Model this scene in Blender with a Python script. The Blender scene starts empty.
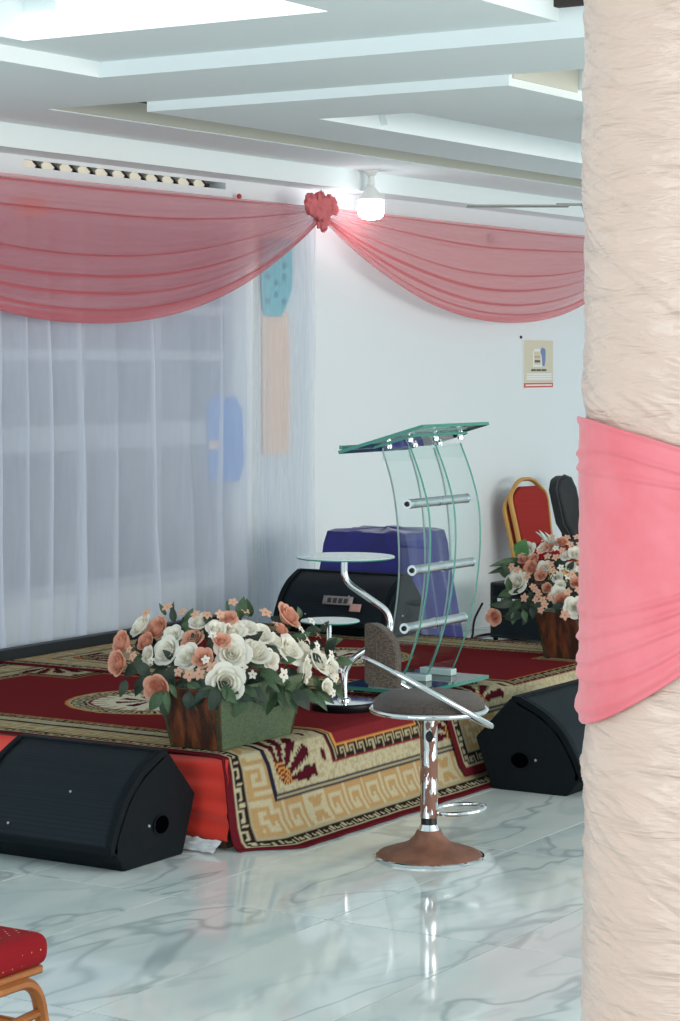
import bpy, bmesh, math, random
from mathutils import Vector, Matrix, noise, Euler

random.seed(7)
SC = bpy.context.scene
COL = SC.collection
PI = math.pi

# ---------------------------------------------------------------- camera, world, light, exposure
# world +X runs along the back wall (to the right and away), +Y runs towards the back wall, z = 0 on the marble floor
FPX, HORIZON, CAM_H = 2300.0, 365.0, 1.836
YAW = math.radians(32.05)
FX, FY = math.cos(YAW), math.sin(YAW)          # camera forward
RX, RY = math.sin(YAW), -math.cos(YAW)         # camera right
cam_data = bpy.data.cameras.new('camera')
cam_data.sensor_fit = 'VERTICAL'; cam_data.sensor_height = 36.0
cam_data.lens = FPX / 1021.0 * 36.0
cam_data.shift_y = -(510.5 - HORIZON) / 1021.0
cam_data.clip_end = 200
cam = bpy.data.objects.new('camera', cam_data); COL.objects.link(cam)
cam.location = (0, 0, CAM_H); cam.rotation_euler = (PI / 2, 0, YAW - PI / 2)
SC.camera = cam

world = bpy.data.worlds.new('daylight'); SC.world = world; world.use_nodes = True
bgn = world.node_tree.nodes['Background']
bgn.inputs[0].default_value = (0.79, 0.93, 1.0, 1); bgn.inputs[1].default_value = 0.85

def area(name, loc, target, sx, sy, power, col):
    l = bpy.data.lights.new(name, 'AREA'); l.shape = 'RECTANGLE'; l.size = sx; l.size_y = sy; l.energy = power; l.color = col
    o = bpy.data.objects.new(name, l); COL.objects.link(o); o.location = loc
    o.rotation_euler = (Vector(target) - Vector(loc)).to_track_quat('-Z', 'Y').to_euler()
    return o
area('hall_fill_light_side', (8.5, -5.0, 2.0), (8.5, 6.0, 1.2), 9.0, 2.6, 560, (1.0, 0.96, 0.90))  # unseen soft fill lamp added from the right; no window is modelled
area('hall_fill_light_end', (-4.5, 3.0, 2.0), (8.0, 4.5, 1.2), 7.0, 2.6, 380, (0.86, 0.94, 1.0))  # second added fill lamp, out of view behind the camera

vs = SC.view_settings
vs.view_transform = 'Standard'; vs.look = 'None'; vs.gamma = 1.0; vs.use_curve_mapping = False; vs.exposure = 0.15

# ---------------------------------------------------------------- pixel helpers (a pixel is only a direction)
def on_z(x, y, z):
    d = FPX * (CAM_H - z) / (y - HORIZON); l = (x - 340) / FPX * d
    return Vector((FX * d + RX * l, FY * d + RY * l, z))
def on_y(x, y, Y):
    r = (x - 340) / FPX; d = Y / (FY + r * RY)
    return Vector((d * (FX + r * RX), Y, CAM_H - (y - HORIZON) / FPX * d))
def at_depth(x, y, d):
    l = (x - 340) / FPX * d
    return Vector((FX * d + RX * l, FY * d + RY * l, CAM_H - (y - HORIZON) / FPX * d))

# ---------------------------------------------------------------- materials
def lin(c):
    return tuple(((v / 255) / 12.92 if v / 255 <= 0.04045 else ((v / 255 + 0.055) / 1.055) ** 2.4) for v in c)
def L4(c): return (*lin(c), 1)
MATS = {}
def new_mat(name):
    m = bpy.data.materials.new(name); m.use_nodes = True; MATS[name] = m
    return m, m.node_tree.nodes, m.node_tree.links, m.node_tree.nodes['Principled BSDF']
def mat(name, col, rough=0.5, metal=0.0, col2=None, nscale=8, bump=None, spec=0.5, sheen=0.0, coat=0.0, stretch=None, contrast=(0.35, 0.65)):
    m, n, l, p = new_mat(name)
    p.inputs['Base Color'].default_value = L4(col); p.inputs['Roughness'].default_value = rough
    p.inputs['Metallic'].default_value = metal; p.inputs['Specular IOR Level'].default_value = spec
    p.inputs['Sheen Weight'].default_value = sheen; p.inputs['Coat Weight'].default_value = coat
    tc = n.new('ShaderNodeTexCoord'); mp = n.new('ShaderNodeMapping'); l.new(tc.outputs['Object'], mp.inputs[0])
    if stretch: mp.inputs['Scale'].default_value = stretch
    if col2:
        t = n.new('ShaderNodeTexNoise'); t.inputs['Scale'].default_value = nscale; t.inputs['Detail'].default_value = 6
        l.new(mp.outputs[0], t.inputs[0])
        r = n.new('ShaderNodeValToRGB'); r.color_ramp.elements[0].color = L4(col); r.color_ramp.elements[1].color = L4(col2)
        r.color_ramp.elements[0].position, r.color_ramp.elements[1].position = contrast
        l.new(t.outputs[0], r.inputs[0]); l.new(r.outputs[0], p.inputs['Base Color'])
    if bump:
        t = n.new('ShaderNodeTexNoise'); t.inputs['Scale'].default_value = bump[0]; t.inputs['Detail'].default_value = 4
        l.new(mp.outputs[0], t.inputs[0])
        b = n.new('ShaderNodeBump'); b.inputs['Strength'].default_value = bump[1]; b.inputs['Distance'].default_value = 0.01
        l.new(t.outputs[0], b.inputs['Height']); l.new(b.outputs[0], p.inputs['Normal'])
    return m
def emit(name, col, strength):
    m, n, l, p = new_mat(name)
    p.inputs['Base Color'].default_value = L4(col); p.inputs['Emission Color'].default_value = L4(col); p.inputs['Emission Strength'].default_value = strength
    return m
def sheer(name, col, opacity, back=0.45, weave=0.0):
    m, n, l, p = new_mat(name); out = n['Material Output']; n.remove(p)
    d = n.new('ShaderNodeBsdfDiffuse'); d.inputs[0].default_value = L4(col)
    t = n.new('ShaderNodeBsdfTranslucent'); t.inputs[0].default_value = L4(col)
    tr = n.new('ShaderNodeBsdfTransparent'); tr.inputs[0].default_value = (1, 1, 1, 1)
    a = n.new('ShaderNodeMixShader'); a.inputs[0].default_value = back; l.new(d.outputs[0], a.inputs[1]); l.new(t.outputs[0], a.inputs[2])
    b = n.new('ShaderNodeMixShader'); b.inputs[0].default_value = opacity
    if weave:
        tx = n.new('ShaderNodeTexNoise'); tx.inputs['Scale'].default_value = 9
        mr = n.new('ShaderNodeMapRange'); mr.inputs[3].default_value = opacity - weave; mr.inputs[4].default_value = opacity + weave
        l.new(tx.outputs[0], mr.inputs[0]); l.new(mr.outputs[0], b.inputs[0])
    l.new(tr.outputs[0], b.inputs[1]); l.new(a.outputs[0], b.inputs[2]); l.new(b.outputs[0], out.inputs[0])
    return m
def plate_glass(name, tint):
    m, n, l, p = new_mat(name); out = n['Material Output']; n.remove(p)
    tr = n.new('ShaderNodeBsdfTransparent'); tr.inputs[0].default_value = (*tint, 1)
    g = n.new('ShaderNodeBsdfGlossy'); g.inputs['Roughness'].default_value = 0.02
    fr = n.new('ShaderNodeFresnel'); fr.inputs[0].default_value = 1.45
    mx = n.new('ShaderNodeMixShader'); l.new(fr.outputs[0], mx.inputs[0]); l.new(tr.outputs[0], mx.inputs[1]); l.new(g.outputs[0], mx.inputs[2])
    l.new(mx.outputs[0], out.inputs[0]); return m
def dotted(name, base, dot, scale, size, rough=0.85):
    m, n, l, p = new_mat(name); p.inputs['Roughness'].default_value = rough; p.inputs['Specular IOR Level'].default_value = 0.15
    tc = n.new('ShaderNodeTexCoord'); mp = n.new('ShaderNodeMapping'); mp.inputs['Rotation'].default_value = (0.6, 0.6, PI / 4)
    v = n.new('ShaderNodeTexVoronoi'); v.inputs['Scale'].default_value = scale; v.inputs['Randomness'].default_value = 0.0
    l.new(tc.outputs['Object'], mp.inputs[0]); l.new(mp.outputs[0], v.inputs['Vector'])
    r = n.new('ShaderNodeMath'); r.operation = 'LESS_THAN'; r.inputs[1].default_value = size; l.new(v.outputs['Distance'], r.inputs[0])
    mx = n.new('ShaderNodeMix'); mx.data_type = 'RGBA'; mx.inputs[6].default_value = L4(base); mx.inputs[7].default_value = L4(dot)
    l.new(r.outputs[0], mx.inputs[0]); l.new(mx.outputs[2], p.inputs['Base Color']); return m

mat('wall_paint', (226, 232, 234), 0.7, bump=(60, 0.04))
mat('ceiling_paint', (236, 243, 243), 0.75, bump=(40, 0.03))
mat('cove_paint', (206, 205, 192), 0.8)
mat('gap_shade_dark', (60, 52, 48), 0.9)
mat('grout', (140, 134, 122), 0.9)
mat('black_plastic', (6, 15, 20), 0.6, bump=(220, 0.15), spec=0.14)
mat('black_smooth', (9, 12, 15), 0.35, spec=0.35)
mat('hole_shade_black', (2, 3, 4), 0.9, spec=0.0)
mat('black_trim', (16, 24, 30), 0.5)
mat('chrome', (225, 228, 230), 0.08, 1.0)
mat('steel', (214, 218, 220), 0.30, 0.9)
mat('gold_frame', (176, 108, 52), 0.4, 0.35, col2=(156, 92, 42), nscale=14)
mat('gold_paint', (200, 152, 84), 0.4, 0.4)
mat('glass_edge', (58, 134, 118), 0.15, coat=0.5)
mat('glass_edge_lit', (206, 228, 222), 0.15, coat=0.5)  # pale copy of the edge glass with the highlight put into its colour
plate_glass('lectern_glass', (0.945, 0.98, 0.972))
plate_glass('table_glass', (0.86, 0.945, 0.93))
mat('frosted_glass', (186, 208, 206), 0.25, coat=0.6)
mat('stool_fabric', (84, 72, 64), 0.9, col2=(58, 49, 44), nscale=160, bump=(260, 0.6), sheen=0.2, contrast=(0.4, 0.6))
mat('stool_weave', (104, 88, 74), 0.85, col2=(62, 50, 42), nscale=90, bump=(200, 0.6), stretch=(1, 1, 3), contrast=(0.42, 0.58))
mat('rust_paint', (132, 88, 68), 0.55, col2=(112, 72, 56), nscale=20, bump=(60, 0.08))
mat('red_satin', (214, 52, 36), 0.38, sheen=0.3)
mat('stage_wood', (120, 92, 70), 0.7, col2=(96, 72, 54), nscale=12)
mat('blue_cloth', (30, 32, 128), 0.7, sheen=0.4, col2=(24, 25, 104), nscale=5)
sheer('rose_peach', (236, 182, 158), 1.0, 0.38)
sheer('rose_white', (250, 247, 236), 1.0, 0.38)
sheer('blossom_peach', (234, 186, 162), 1.0, 0.35)
sheer('blossom_white', (250, 248, 238), 1.0, 0.35)
mat('blossom_eye', (196, 150, 70), 0.8)
mat('leaf_dark', (40, 58, 42), 0.6, col2=(30, 44, 34), nscale=20)
mat('leaf_green', (70, 96, 62), 0.6, col2=(48, 72, 48), nscale=20)
mat('leaf_bright', (88, 140, 84), 0.5, col2=(60, 112, 64), nscale=20)
mat('leaf_silver', (176, 196, 186), 0.45)
mat('stem_green', (62, 82, 50), 0.7)
mat('planter_green', (68, 88, 64), 0.45, col2=(92, 106, 72), nscale=46, bump=(80, 0.3), stretch=(1, 1, 2.4))
mat('planter_brown', (58, 34, 24), 0.4, col2=(124, 66, 36), nscale=11, bump=(90, 0.35), stretch=(1, 2.4, 0.7), contrast=(0.42, 0.68))
mat('soil_foam', (46, 58, 40), 0.9)
mat('poster_cream', (214, 206, 182), 0.6)
mat('poster_white', (236, 236, 232), 0.6)
mat('poster_red', (206, 92, 78), 0.6)
mat('poster_blue', (112, 134, 178), 0.6)
mat('poster_ink', (92, 88, 78), 0.6)
mat('poster_tan', (200, 170, 140), 0.6)
mat('block_cream', (246, 240, 220), 0.8)
mat('block_dark', (40, 38, 37), 0.8)
mat('decor_blue', (70, 150, 226), 0.6)
mat('decor_teal', (96, 196, 206), 0.6)
mat('decor_peach', (246, 214, 190), 0.6)
mat('decor_orange', (240, 150, 90), 0.6)
mat('decor_dot', (40, 130, 160), 0.6)
mat('window_frame_alu', (188, 196, 208), 0.5)
mat('plastic_white', (226, 228, 224), 0.4)
mat('plastic_sheet', (214, 220, 222), 0.3)
mat('red_plastic', (176, 42, 34), 0.4)
mat('fan_metal', (150, 150, 144), 0.45, 0.4)
mat('gig_bag', (32, 36, 40), 0.6, bump=(30, 0.5), col2=(22, 25, 29), nscale=6)
mat('gig_bag_trim', (66, 70, 72), 0.5)
mat('sticker', (150, 142, 138), 0.4, 0.2)
mat('sticker_ink', (52, 48, 50), 0.5)
mat('sticker_pink', (196, 150, 140), 0.5)
mat('logo_white', (210, 214, 216), 0.5)
mat('tassel', (186, 172, 138), 0.9)
emit('led_white', (244, 249, 255), 15.0)
emit('recess_glow', (244, 250, 255), 1.15)  # glow standing in for light on the ceiling recess face
emit('led_strip', (240, 248, 255), 3.2)
mat('window_glass', (122, 136, 158), 0.25, col2=(150, 160, 176), nscale=1.2)
dotted('red_chair_fabric', (146, 26, 34), (222, 178, 120), 52, 0.14)
dotted('red_back_fabric', (152, 46, 42), (168, 66, 50), 70, 0.22)
sheer('sheer_white', (222, 229, 240), 0.60, 0.30, 0.05)
sheer('sheer_white_thin', (214, 222, 234), 0.42, 0.35, 0.08)
sheer('sheer_pink', (234, 122, 128), 0.47, 0.45)
sheer('knot_pink', (236, 138, 142), 0.97, 0.3)
mat('sash_pink', (236, 124, 132), 0.55, col2=(230, 108, 116), nscale=6, bump=(40, 0.12), sheen=0.3)

def marble():
    m, n, l, p = new_mat('marble_tile')
    p.inputs['Roughness'].default_value = 0.07; p.inputs['Specular IOR Level'].default_value = 0.55
    tc = n.new('ShaderNodeTexCoord'); oi = n.new('ShaderNodeObjectInfo')
    k = n.new('ShaderNodeMath'); k.operation = 'MULTIPLY'; k.inputs[1].default_value = 37.0; l.new(oi.outputs['Random'], k.inputs[0])
    mp = n.new('ShaderNodeMapping'); mp.inputs['Scale'].default_value = (1.0, 2.2, 1.0); mp.inputs['Rotation'].default_value = (0, 0, 0.35)
    l.new(tc.outputs['Object'], mp.inputs[0])
    def ridge(scale, dist, lo, hi, det=5):
        t = n.new('ShaderNodeTexNoise'); t.noise_dimensions = '4D'; t.inputs['Scale'].default_value = scale
        t.inputs['Detail'].default_value = det; t.inputs['Distortion'].default_value = dist
        l.new(mp.outputs[0], t.inputs['Vector']); l.new(k.outputs[0], t.inputs['W'])
        s = n.new('ShaderNodeMath'); s.operation = 'SUBTRACT'; s.inputs[1].default_value = 0.5; l.new(t.outputs[0], s.inputs[0])
        a = n.new('ShaderNodeMath'); a.operation = 'ABSOLUTE'; l.new(s.outputs[0], a.inputs[0])
        r = n.new('ShaderNodeMapRange'); r.interpolation_type = 'SMOOTHSTEP'; r.inputs[1].default_value = lo; r.inputs[2].default_value = hi
        r.inputs[3].default_value = 1; r.inputs[4].default_value = 0; l.new(a.outputs[0], r.inputs[0]); return r.outputs[0]
    v1 = ridge(0.8, 0.7, 0.0, 0.020, 3); v2 = ridge(1.5, 0.6, 0.0, 0.05, 3)
    t = n.new('ShaderNodeTexNoise'); t.noise_dimensions = '4D'; t.inputs['Scale'].default_value = 1.6; l.new(mp.outputs[0], t.inputs['Vector']); l.new(k.outputs[0], t.inputs['W'])
    c = n.new('ShaderNodeValToRGB'); c.color_ramp.elements[0].position = 0.42; c.color_ramp.elements[1].position = 0.66
    c.color_ramp.elements[0].color = L4((222, 229, 227)); c.color_ramp.elements[1].color = L4((202, 214, 214)); l.new(t.outputs[0], c.inputs[0])
    m1 = n.new('ShaderNodeMix'); m1.data_type = 'RGBA'; m1.inputs[7].default_value = L4((150, 164, 168)); l.new(c.outputs[0], m1.inputs[6])
    a = n.new('ShaderNodeMath'); a.operation = 'MULTIPLY'; a.inputs[1].default_value = 0.6; l.new(v1, a.inputs[0]); l.new(a.outputs[0], m1.inputs[0])
    m2 = n.new('ShaderNodeMix'); m2.data_type = 'RGBA'; m2.inputs[7].default_value = L4((186, 198, 200)); l.new(m1.outputs[2], m2.inputs[6])
    b = n.new('ShaderNodeMath'); b.operation = 'MULTIPLY'; b.inputs[1].default_value = 0.4; l.new(v2, b.inputs[0]); l.new(b.outputs[0], m2.inputs[0])
    l.new(m2.outputs[2], p.inputs['Base Color'])
marble()

def column_cloth():
    m, n, l, p = new_mat('column_satin')
    p.inputs['Base Color'].default_value = L4((218, 188, 171)); p.inputs['Roughness'].default_value = 0.28; p.inputs['Sheen Weight'].default_value = 0.25
    tc = n.new('ShaderNodeTexCoord'); mp = n.new('ShaderNodeMapping'); mp.inputs['Scale'].default_value = (2.0, 2.0, 10); mp.inputs['Rotation'].default_value = (0.10, 0.08, 0)
    l.new(tc.outputs['Object'], mp.inputs[0])
    t = n.new('ShaderNodeTexNoise'); t.inputs['Scale'].default_value = 2.2; t.inputs['Detail'].default_value = 5; t.inputs['Distortion'].default_value = 0.6
    l.new(mp.outputs[0], t.inputs[0])
    b = n.new('ShaderNodeBump'); b.inputs['Strength'].default_value = 0.9; b.inputs['Distance'].default_value = 0.025
    l.new(t.outputs[0], b.inputs['Height']); l.new(b.outputs[0], p.inputs['Normal'])
column_cloth()

def rug_mat():
    m, n, l, p = new_mat('rug_pile'); p.inputs['Roughness'].default_value = 1.0
    p.inputs['Specular IOR Level'].default_value = 0.0
    a = n.new('ShaderNodeAttribute'); a.attribute_name = 'pattern'
    t = n.new('ShaderNodeTexNoise'); t.inputs['Scale'].default_value = 140; t.inputs['Detail'].default_value = 2
    tc = n.new('ShaderNodeTexCoord'); l.new(tc.outputs['Object'], t.inputs[0])
    mr = n.new('ShaderNodeMapRange'); mr.inputs[3].default_value = 0.70; mr.inputs[4].default_value = 1.10; l.new(t.outputs[0], mr.inputs[0])
    mx = n.new('ShaderNodeVectorMath'); mx.operation = 'SCALE'; l.new(a.outputs['Color'], mx.inputs[0]); l.new(mr.outputs[0], mx.inputs['Scale'])
    l.new(mx.outputs[0], p.inputs['Base Color'])
    b = n.new('ShaderNodeBump'); b.inputs['Strength'].default_value = 0.3; b.inputs['Distance'].default_value = 0.004
    l.new(t.outputs[0], b.inputs['Height']); l.new(b.outputs[0], p.inputs['Normal'])
rug_mat()

def peeled_chrome():
    m, n, l, p = new_mat('peeled_chrome')
    tc = n.new('ShaderNodeTexCoord'); mp = n.new('ShaderNodeMapping'); mp.inputs['Scale'].default_value = (1, 1, 0.45); l.new(tc.outputs['Object'], mp.inputs[0])
    t = n.new('ShaderNodeTexNoise'); t.inputs['Scale'].default_value = 28; t.inputs['Detail'].default_value = 5; l.new(mp.outputs[0], t.inputs[0])
    r = n.new('ShaderNodeValToRGB'); r.color_ramp.interpolation = 'CONSTANT'; r.color_ramp.elements[1].position = 0.52
    r.color_ramp.elements[0].color = (0, 0, 0, 1); r.color_ramp.elements[1].color = (1, 1, 1, 1); l.new(t.outputs[0], r.inputs[0])
    mx = n.new('ShaderNodeMix'); mx.data_type = 'RGBA'; mx.inputs[6].default_value = L4((122, 82, 66)); mx.inputs[7].default_value = L4((215, 215, 215)); l.new(r.outputs[0], mx.inputs[0])
    l.new(mx.outputs[2], p.inputs['Base Color']); l.new(r.outputs[0], p.inputs['Metallic'])
    mr = n.new('ShaderNodeMapRange'); mr.inputs[3].default_value = 0.6; mr.inputs[4].default_value = 0.12; l.new(r.outputs[0], mr.inputs[0]); l.new(mr.outputs[0], p.inputs['Roughness'])
peeled_chrome()

# fine perforated metal for the monitor grilles
def grille_mat():
    m, n, l, p = new_mat('monitor_grille'); p.inputs['Roughness'].default_value = 0.55; p.inputs['Specular IOR Level'].default_value = 0.18
    tc = n.new('ShaderNodeTexCoord'); v = n.new('ShaderNodeTexVoronoi'); v.inputs['Scale'].default_value = 130; v.inputs['Randomness'].default_value = 0
    l.new(tc.outputs['Object'], v.inputs['Vector'])
    r = n.new('ShaderNodeMapRange'); r.inputs[1].default_value = 0.2; r.inputs[2].default_value = 0.45; l.new(v.outputs['Distance'], r.inputs[0])
    mx = n.new('ShaderNodeMix'); mx.data_type = 'RGBA'; mx.inputs[6].default_value = L4((3, 6, 8)); mx.inputs[7].default_value = L4((18, 29, 36))
    l.new(r.outputs[0], mx.inputs[0]); l.new(mx.outputs[2], p.inputs['Base Color'])
grille_mat()

# ---------------------------------------------------------------- mesh builder
class B:
    def __init__(s): s.v = []; s.f = []; s.m = []
    def add(s, vs_, fs, m=0):
        o = len(s.v); s.v += [tuple(v) for v in vs_]
        for f in fs: s.f.append(tuple(i + o for i in f)); s.m.append(m)
        return s
    def box(s, x0, x1, y0, y1, z0, z1, m=0):
        return s.add([(x0, y0, z0), (x1, y0, z0), (x1, y1, z0), (x0, y1, z0), (x0, y0, z1), (x1, y0, z1), (x1, y1, z1), (x0, y1, z1)],
                     [(0, 3, 2, 1), (4, 5, 6, 7), (0, 1, 5, 4), (1, 2, 6, 5), (2, 3, 7, 6), (3, 0, 4, 7)], m)
    def lathe(s, prof, seg=32, m=0, c=(0, 0, 0), sy=1.0):
        vs_, fs = [], []
        for r, z in prof:
            for k in range(seg):
                a = 2 * PI * k / seg; vs_.append((c[0] + r * math.cos(a), c[1] + r * sy * math.sin(a), c[2] + z))
        for i in range(len(prof) - 1):
            for k in range(seg):
                k2 = (k + 1) % seg; fs.append((i * seg + k, i * seg + k2, (i + 1) * seg + k2, (i + 1) * seg + k))
        fs.append(tuple(range(seg))[::-1]); n = (len(prof) - 1) * seg; fs.append(tuple(range(n, n + seg)))
        return s.add(vs_, fs, m)
    def tube(s, pts, r, seg=10, closed=False, m=0, ry=None):
        pts = [Vector(p) for p in pts]; n = len(pts); ry = ry or r
        vs_, fs = [], []; prev = None
        for i in range(n):
            if closed: t = pts[(i + 1) % n] - pts[i - 1]
            else: t = pts[min(i + 1, n - 1)] - pts[max(i - 1, 0)]
            t.normalize()
            if prev is None:
                up = Vector((0, 0, 1)) if abs(t.z) < 0.9 else Vector((1, 0, 0)); nx = t.cross(up).normalized()
            else: nx = (prev - t * prev.dot(t)).normalized()
            prev = nx; ny = t.cross(nx)
            rr = r[i] if isinstance(r, (list, tuple)) else r
            r2 = rr if isinstance(r, (list, tuple)) else ry
            for k in range(seg):
                a = 2 * PI * k / seg + PI / seg; vs_.append(pts[i] + nx * math.cos(a) * rr + ny * math.sin(a) * r2)
        for i in range(n if closed else n - 1):
            j = (i + 1) % n
            for k in range(seg):
                k2 = (k + 1) % seg; fs.append((i * seg + k, i * seg + k2, j * seg + k2, j * seg + k))
        if not closed:
            fs.append(tuple(range(seg))[::-1]); fs.append(tuple(range((n - 1) * seg, n * seg)))
        return s.add(vs_, fs, m)
    def prism(s, poly, fn, a, b, m=0, mside=None):
        n = len(poly); vs_ = [fn(p, a) for p in poly] + [fn(p, b) for p in poly]
        s.add(vs_, [tuple(range(n))[::-1], tuple(range(n, 2 * n))], m)
        o = len(s.v) - 2 * n
        for i in range(n):
            j = (i + 1) % n; s.f.append((o + i, o + j, o + n + j, o + n + i)); s.m.append(m if mside is None else mside)
        return s
    def grid(s, nu, nv, fn, m=0):
        vs_ = [fn(i / nu, j / nv) for j in range(nv + 1) for i in range(nu + 1)]; w = nu + 1
        fs = [(j * w + i, j * w + i + 1, (j + 1) * w + i + 1, (j + 1) * w + i) for j in range(nv) for i in range(nu)]
        return s.add(vs_, fs, m)
    def mesh(s, name, mats, smooth=True, angle=38):
        me = bpy.data.meshes.new(name); me.from_pydata(s.v, [], s.f)
        for mt in (mats if isinstance(mats, (list, tuple)) else [mats]): me.materials.append(MATS[mt])
        if any(s.m): me.polygons.foreach_set('material_index', s.m)
        bm = bmesh.new(); bm.from_mesh(me); bmesh.ops.recalc_face_normals(bm, faces=bm.faces); bm.to_mesh(me); bm.free()
        if smooth:
            me.shade_smooth(); me.set_sharp_from_angle(angle=math.radians(angle))
        me.update(); return me
    def build(s, name, mats, parent=None, smooth=True, bevel=0, seg=2, angle=38, thick=0, sub=0):
        me = s.mesh(name, mats, smooth, angle)
        return put(name, me, parent, bevel, seg, thick, sub)
def put(name, me, parent=None, bevel=0, seg=2, thick=0, sub=0):
    o = bpy.data.objects.new(name, me); COL.objects.link(o)
    if parent: o.parent = parent
    if thick:
        q = o.modifiers.new('thickness', 'SOLIDIFY'); q.thickness = thick; q.offset = 0
    if bevel:
        q = o.modifiers.new('bevel', 'BEVEL'); q.width = bevel; q.segments = seg; q.limit_method = 'ANGLE'; q.angle_limit = math.radians(32); q.harden_normals = False
    if sub:
        q = o.modifiers.new('subdivision', 'SUBSURF'); q.levels = sub; q.render_levels = sub
    return o
def tag(o, label, cat, group=None):
    o['label'] = label; o['category'] = cat
    if group: o['group'] = group
    return o
def thing(name, label, cat, loc=(0, 0, 0), rz=0, group=None):
    o = bpy.data.objects.new(name, None); COL.objects.link(o); o.empty_display_size = 0.1
    o.location = loc; o.rotation_euler = (0, 0, rz); return tag(o, label, cat, group)
def structure(o): o['kind'] = 'structure'; return o
def struct_empty(name, label=None):
    o = bpy.data.objects.new(name, None); COL.objects.link(o); o['kind'] = 'structure'
    if label: o['label'] = label
    return o
def smooth_path(pts, n=6):
    pts = [Vector(p) for p in pts]; out = []
    for i in range(len(pts) - 1):
        p0, p1, p2, p3 = pts[max(i - 1, 0)], pts[i], pts[i + 1], pts[min(i + 2, len(pts) - 1)]
        for k in range(n):
            t = k / n; out.append(0.5 * ((2 * p1) + (p2 - p0) * t + (2 * p0 - 5 * p1 + 4 * p2 - p3) * t * t + (3 * p1 - p0 - 3 * p2 + p3) * t ** 3))
    out.append(pts[-1]); return out
def fillet(pts, r, n=5):
    pts = [Vector(p) for p in pts]; out = [pts[0]]
    for i in range(1, len(pts) - 1):
        a, b, c = pts[i - 1], pts[i], pts[i + 1]; u = (a - b); v = (c - b); k = min(r, u.length * 0.45, v.length * 0.45)
        p, q = b + u.normalized() * k, b + v.normalized() * k
        for j in range(n + 1):
            t = j / n; out.append(p * (1 - t) ** 2 + b * 2 * t * (1 - t) + q * t * t)
    out.append(pts[-1]); return out
def sstep(a, b, x):
    t = max(0, min(1, (x - a) / (b - a))); return t * t * (3 - 2 * t)
def nz(*p): return noise.noise(Vector(p))

# ---------------------------------------------------------------- floor, wall, ceiling
floor = B().box(-1.5, 18.2, -3.2, 7.9, -0.06, -0.004).build('floor', 'grout', smooth=False); structure(floor)
TX, TY = 1.28, 0.642
tile_me = B().box(-TX / 2 + 0.003, TX / 2 - 0.003, -TY / 2 + 0.003, TY / 2 - 0.003, -0.02, 0.0).mesh('tile', 'marble_tile', False)
ix0, ix1 = -6, 9
for i in range(ix0, ix1):
    for j in range(-10, 6):
        cx, cy = 6.43 + (i + 0.5) * TX, 4.074 + (j + 0.5) * TY
        if cx + TX / 2 < -1.4 or cy - TY / 2 > 7.65 or cy < -2.8: continue
        o = put('tile', tile_me, floor); o.location = (cx, cy, 0)
        if (i + j) % 2: o.rotation_euler = (0, 0, PI)

wall = B()
WX0, WX1, WZ = 4.0, 18.2, 3.4
SLX0, SLX1, SLZ0, SLZ1 = 9.22, 11.04, 2.862, 2.90
wall.box(WX0, SLX0, 7.7, 7.9, 0, WZ); wall.box(SLX1, WX1, 7.7, 7.9, 0, WZ)
wall.box(SLX0, SLX1, 7.7, 7.9, 0, SLZ0); wall.box(SLX0, SLX1, 7.7, 7.9, SLZ1, WZ)
wall_back = structure(wall.build('wall_back', 'wall_paint', smooth=False))

Z1 = CAM_H + 1.205       # main ceiling level
Z2 = CAM_H + 1.160       # dropped panel
Z0 = CAM_H + 1.270       # first recess
ZT = 3.32
ceil = struct_empty('ceiling', 'white stepped plaster ceiling with recessed and dropped panels')
def cpanel(x0, x1, y0, y1, z, m='ceiling_paint', top=ZT):
    return B().box(x0, x1, y0, y1, z, top).build('ceiling_panel', m, ceil, smooth=False)
cpanel(WX0 - 6, WX1, 7.47, 7.70, CAM_H + 1.085)                 # soffit along the back wall
cpanel(WX0 - 6, WX1, 6.92, 7.47, Z1)
cpanel(-2, 8.45, 5.97, 6.92, Z1)
cpanel(7.64, 8.46, 2.9, 5.97, Z1)
cpanel(8.45, 8.46, 5.97, 6.34, Z1)
cpanel(8.46, 9.14, 4.47, 6.34, Z2)                              # dropped panel around its slot
cpanel(9.14, WX1, 5.84, 6.34, Z2)
cpanel(9.14, WX1, 4.47, 5.33, Z2)
cpanel(9.14, WX1, 5.33, 5.84, Z2 + 0.2, top=ZT + 0.02)
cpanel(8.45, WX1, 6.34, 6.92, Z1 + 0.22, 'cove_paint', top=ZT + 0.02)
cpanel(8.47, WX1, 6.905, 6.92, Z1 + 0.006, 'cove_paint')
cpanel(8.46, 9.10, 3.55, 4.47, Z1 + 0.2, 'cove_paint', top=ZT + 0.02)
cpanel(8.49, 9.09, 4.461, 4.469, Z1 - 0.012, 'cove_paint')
cpanel(9.10, WX1, -3.2, 4.47, Z1)
cpanel(8.46, 9.10, -3.2, 3.55, Z1)
cpanel(6.98, 7.64, 3.83, 5.97, Z0)                              # first recess and the deeper one inside it
cpanel(-2, 6.98, 5.83, 5.97, Z0)
cpanel(4.0, 6.98, 3.83, 4.42, Z0)
cpanel(-2, 4.0, 3.83, 5.83, Z0)
cpanel(4.0, 6.98, 4.42, 5.83, Z0 + 0.19, top=ZT + 0.06)
cpanel(-2, 7.64, -3.2, 3.83, Z0 + 0.1, top=ZT + 0.06)
cpanel(7.64, 8.46, -3.2, 2.9, Z1 + 0.1)
B().box(8.452, 8.62, 6.345, 6.44, Z1 + 0.01, Z1 + 0.2).build('ceiling_gap_shade', 'gap_shade_dark', ceil, smooth=False)  # solid dark blocks stand in for the shade inside the ceiling gaps
B().box(8.75, 8.95, 4.30, 4.46, Z1 + 0.10, Z1 + 0.22).build('ceiling_gap_shade', 'gap_shade_dark', ceil, smooth=False)
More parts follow.
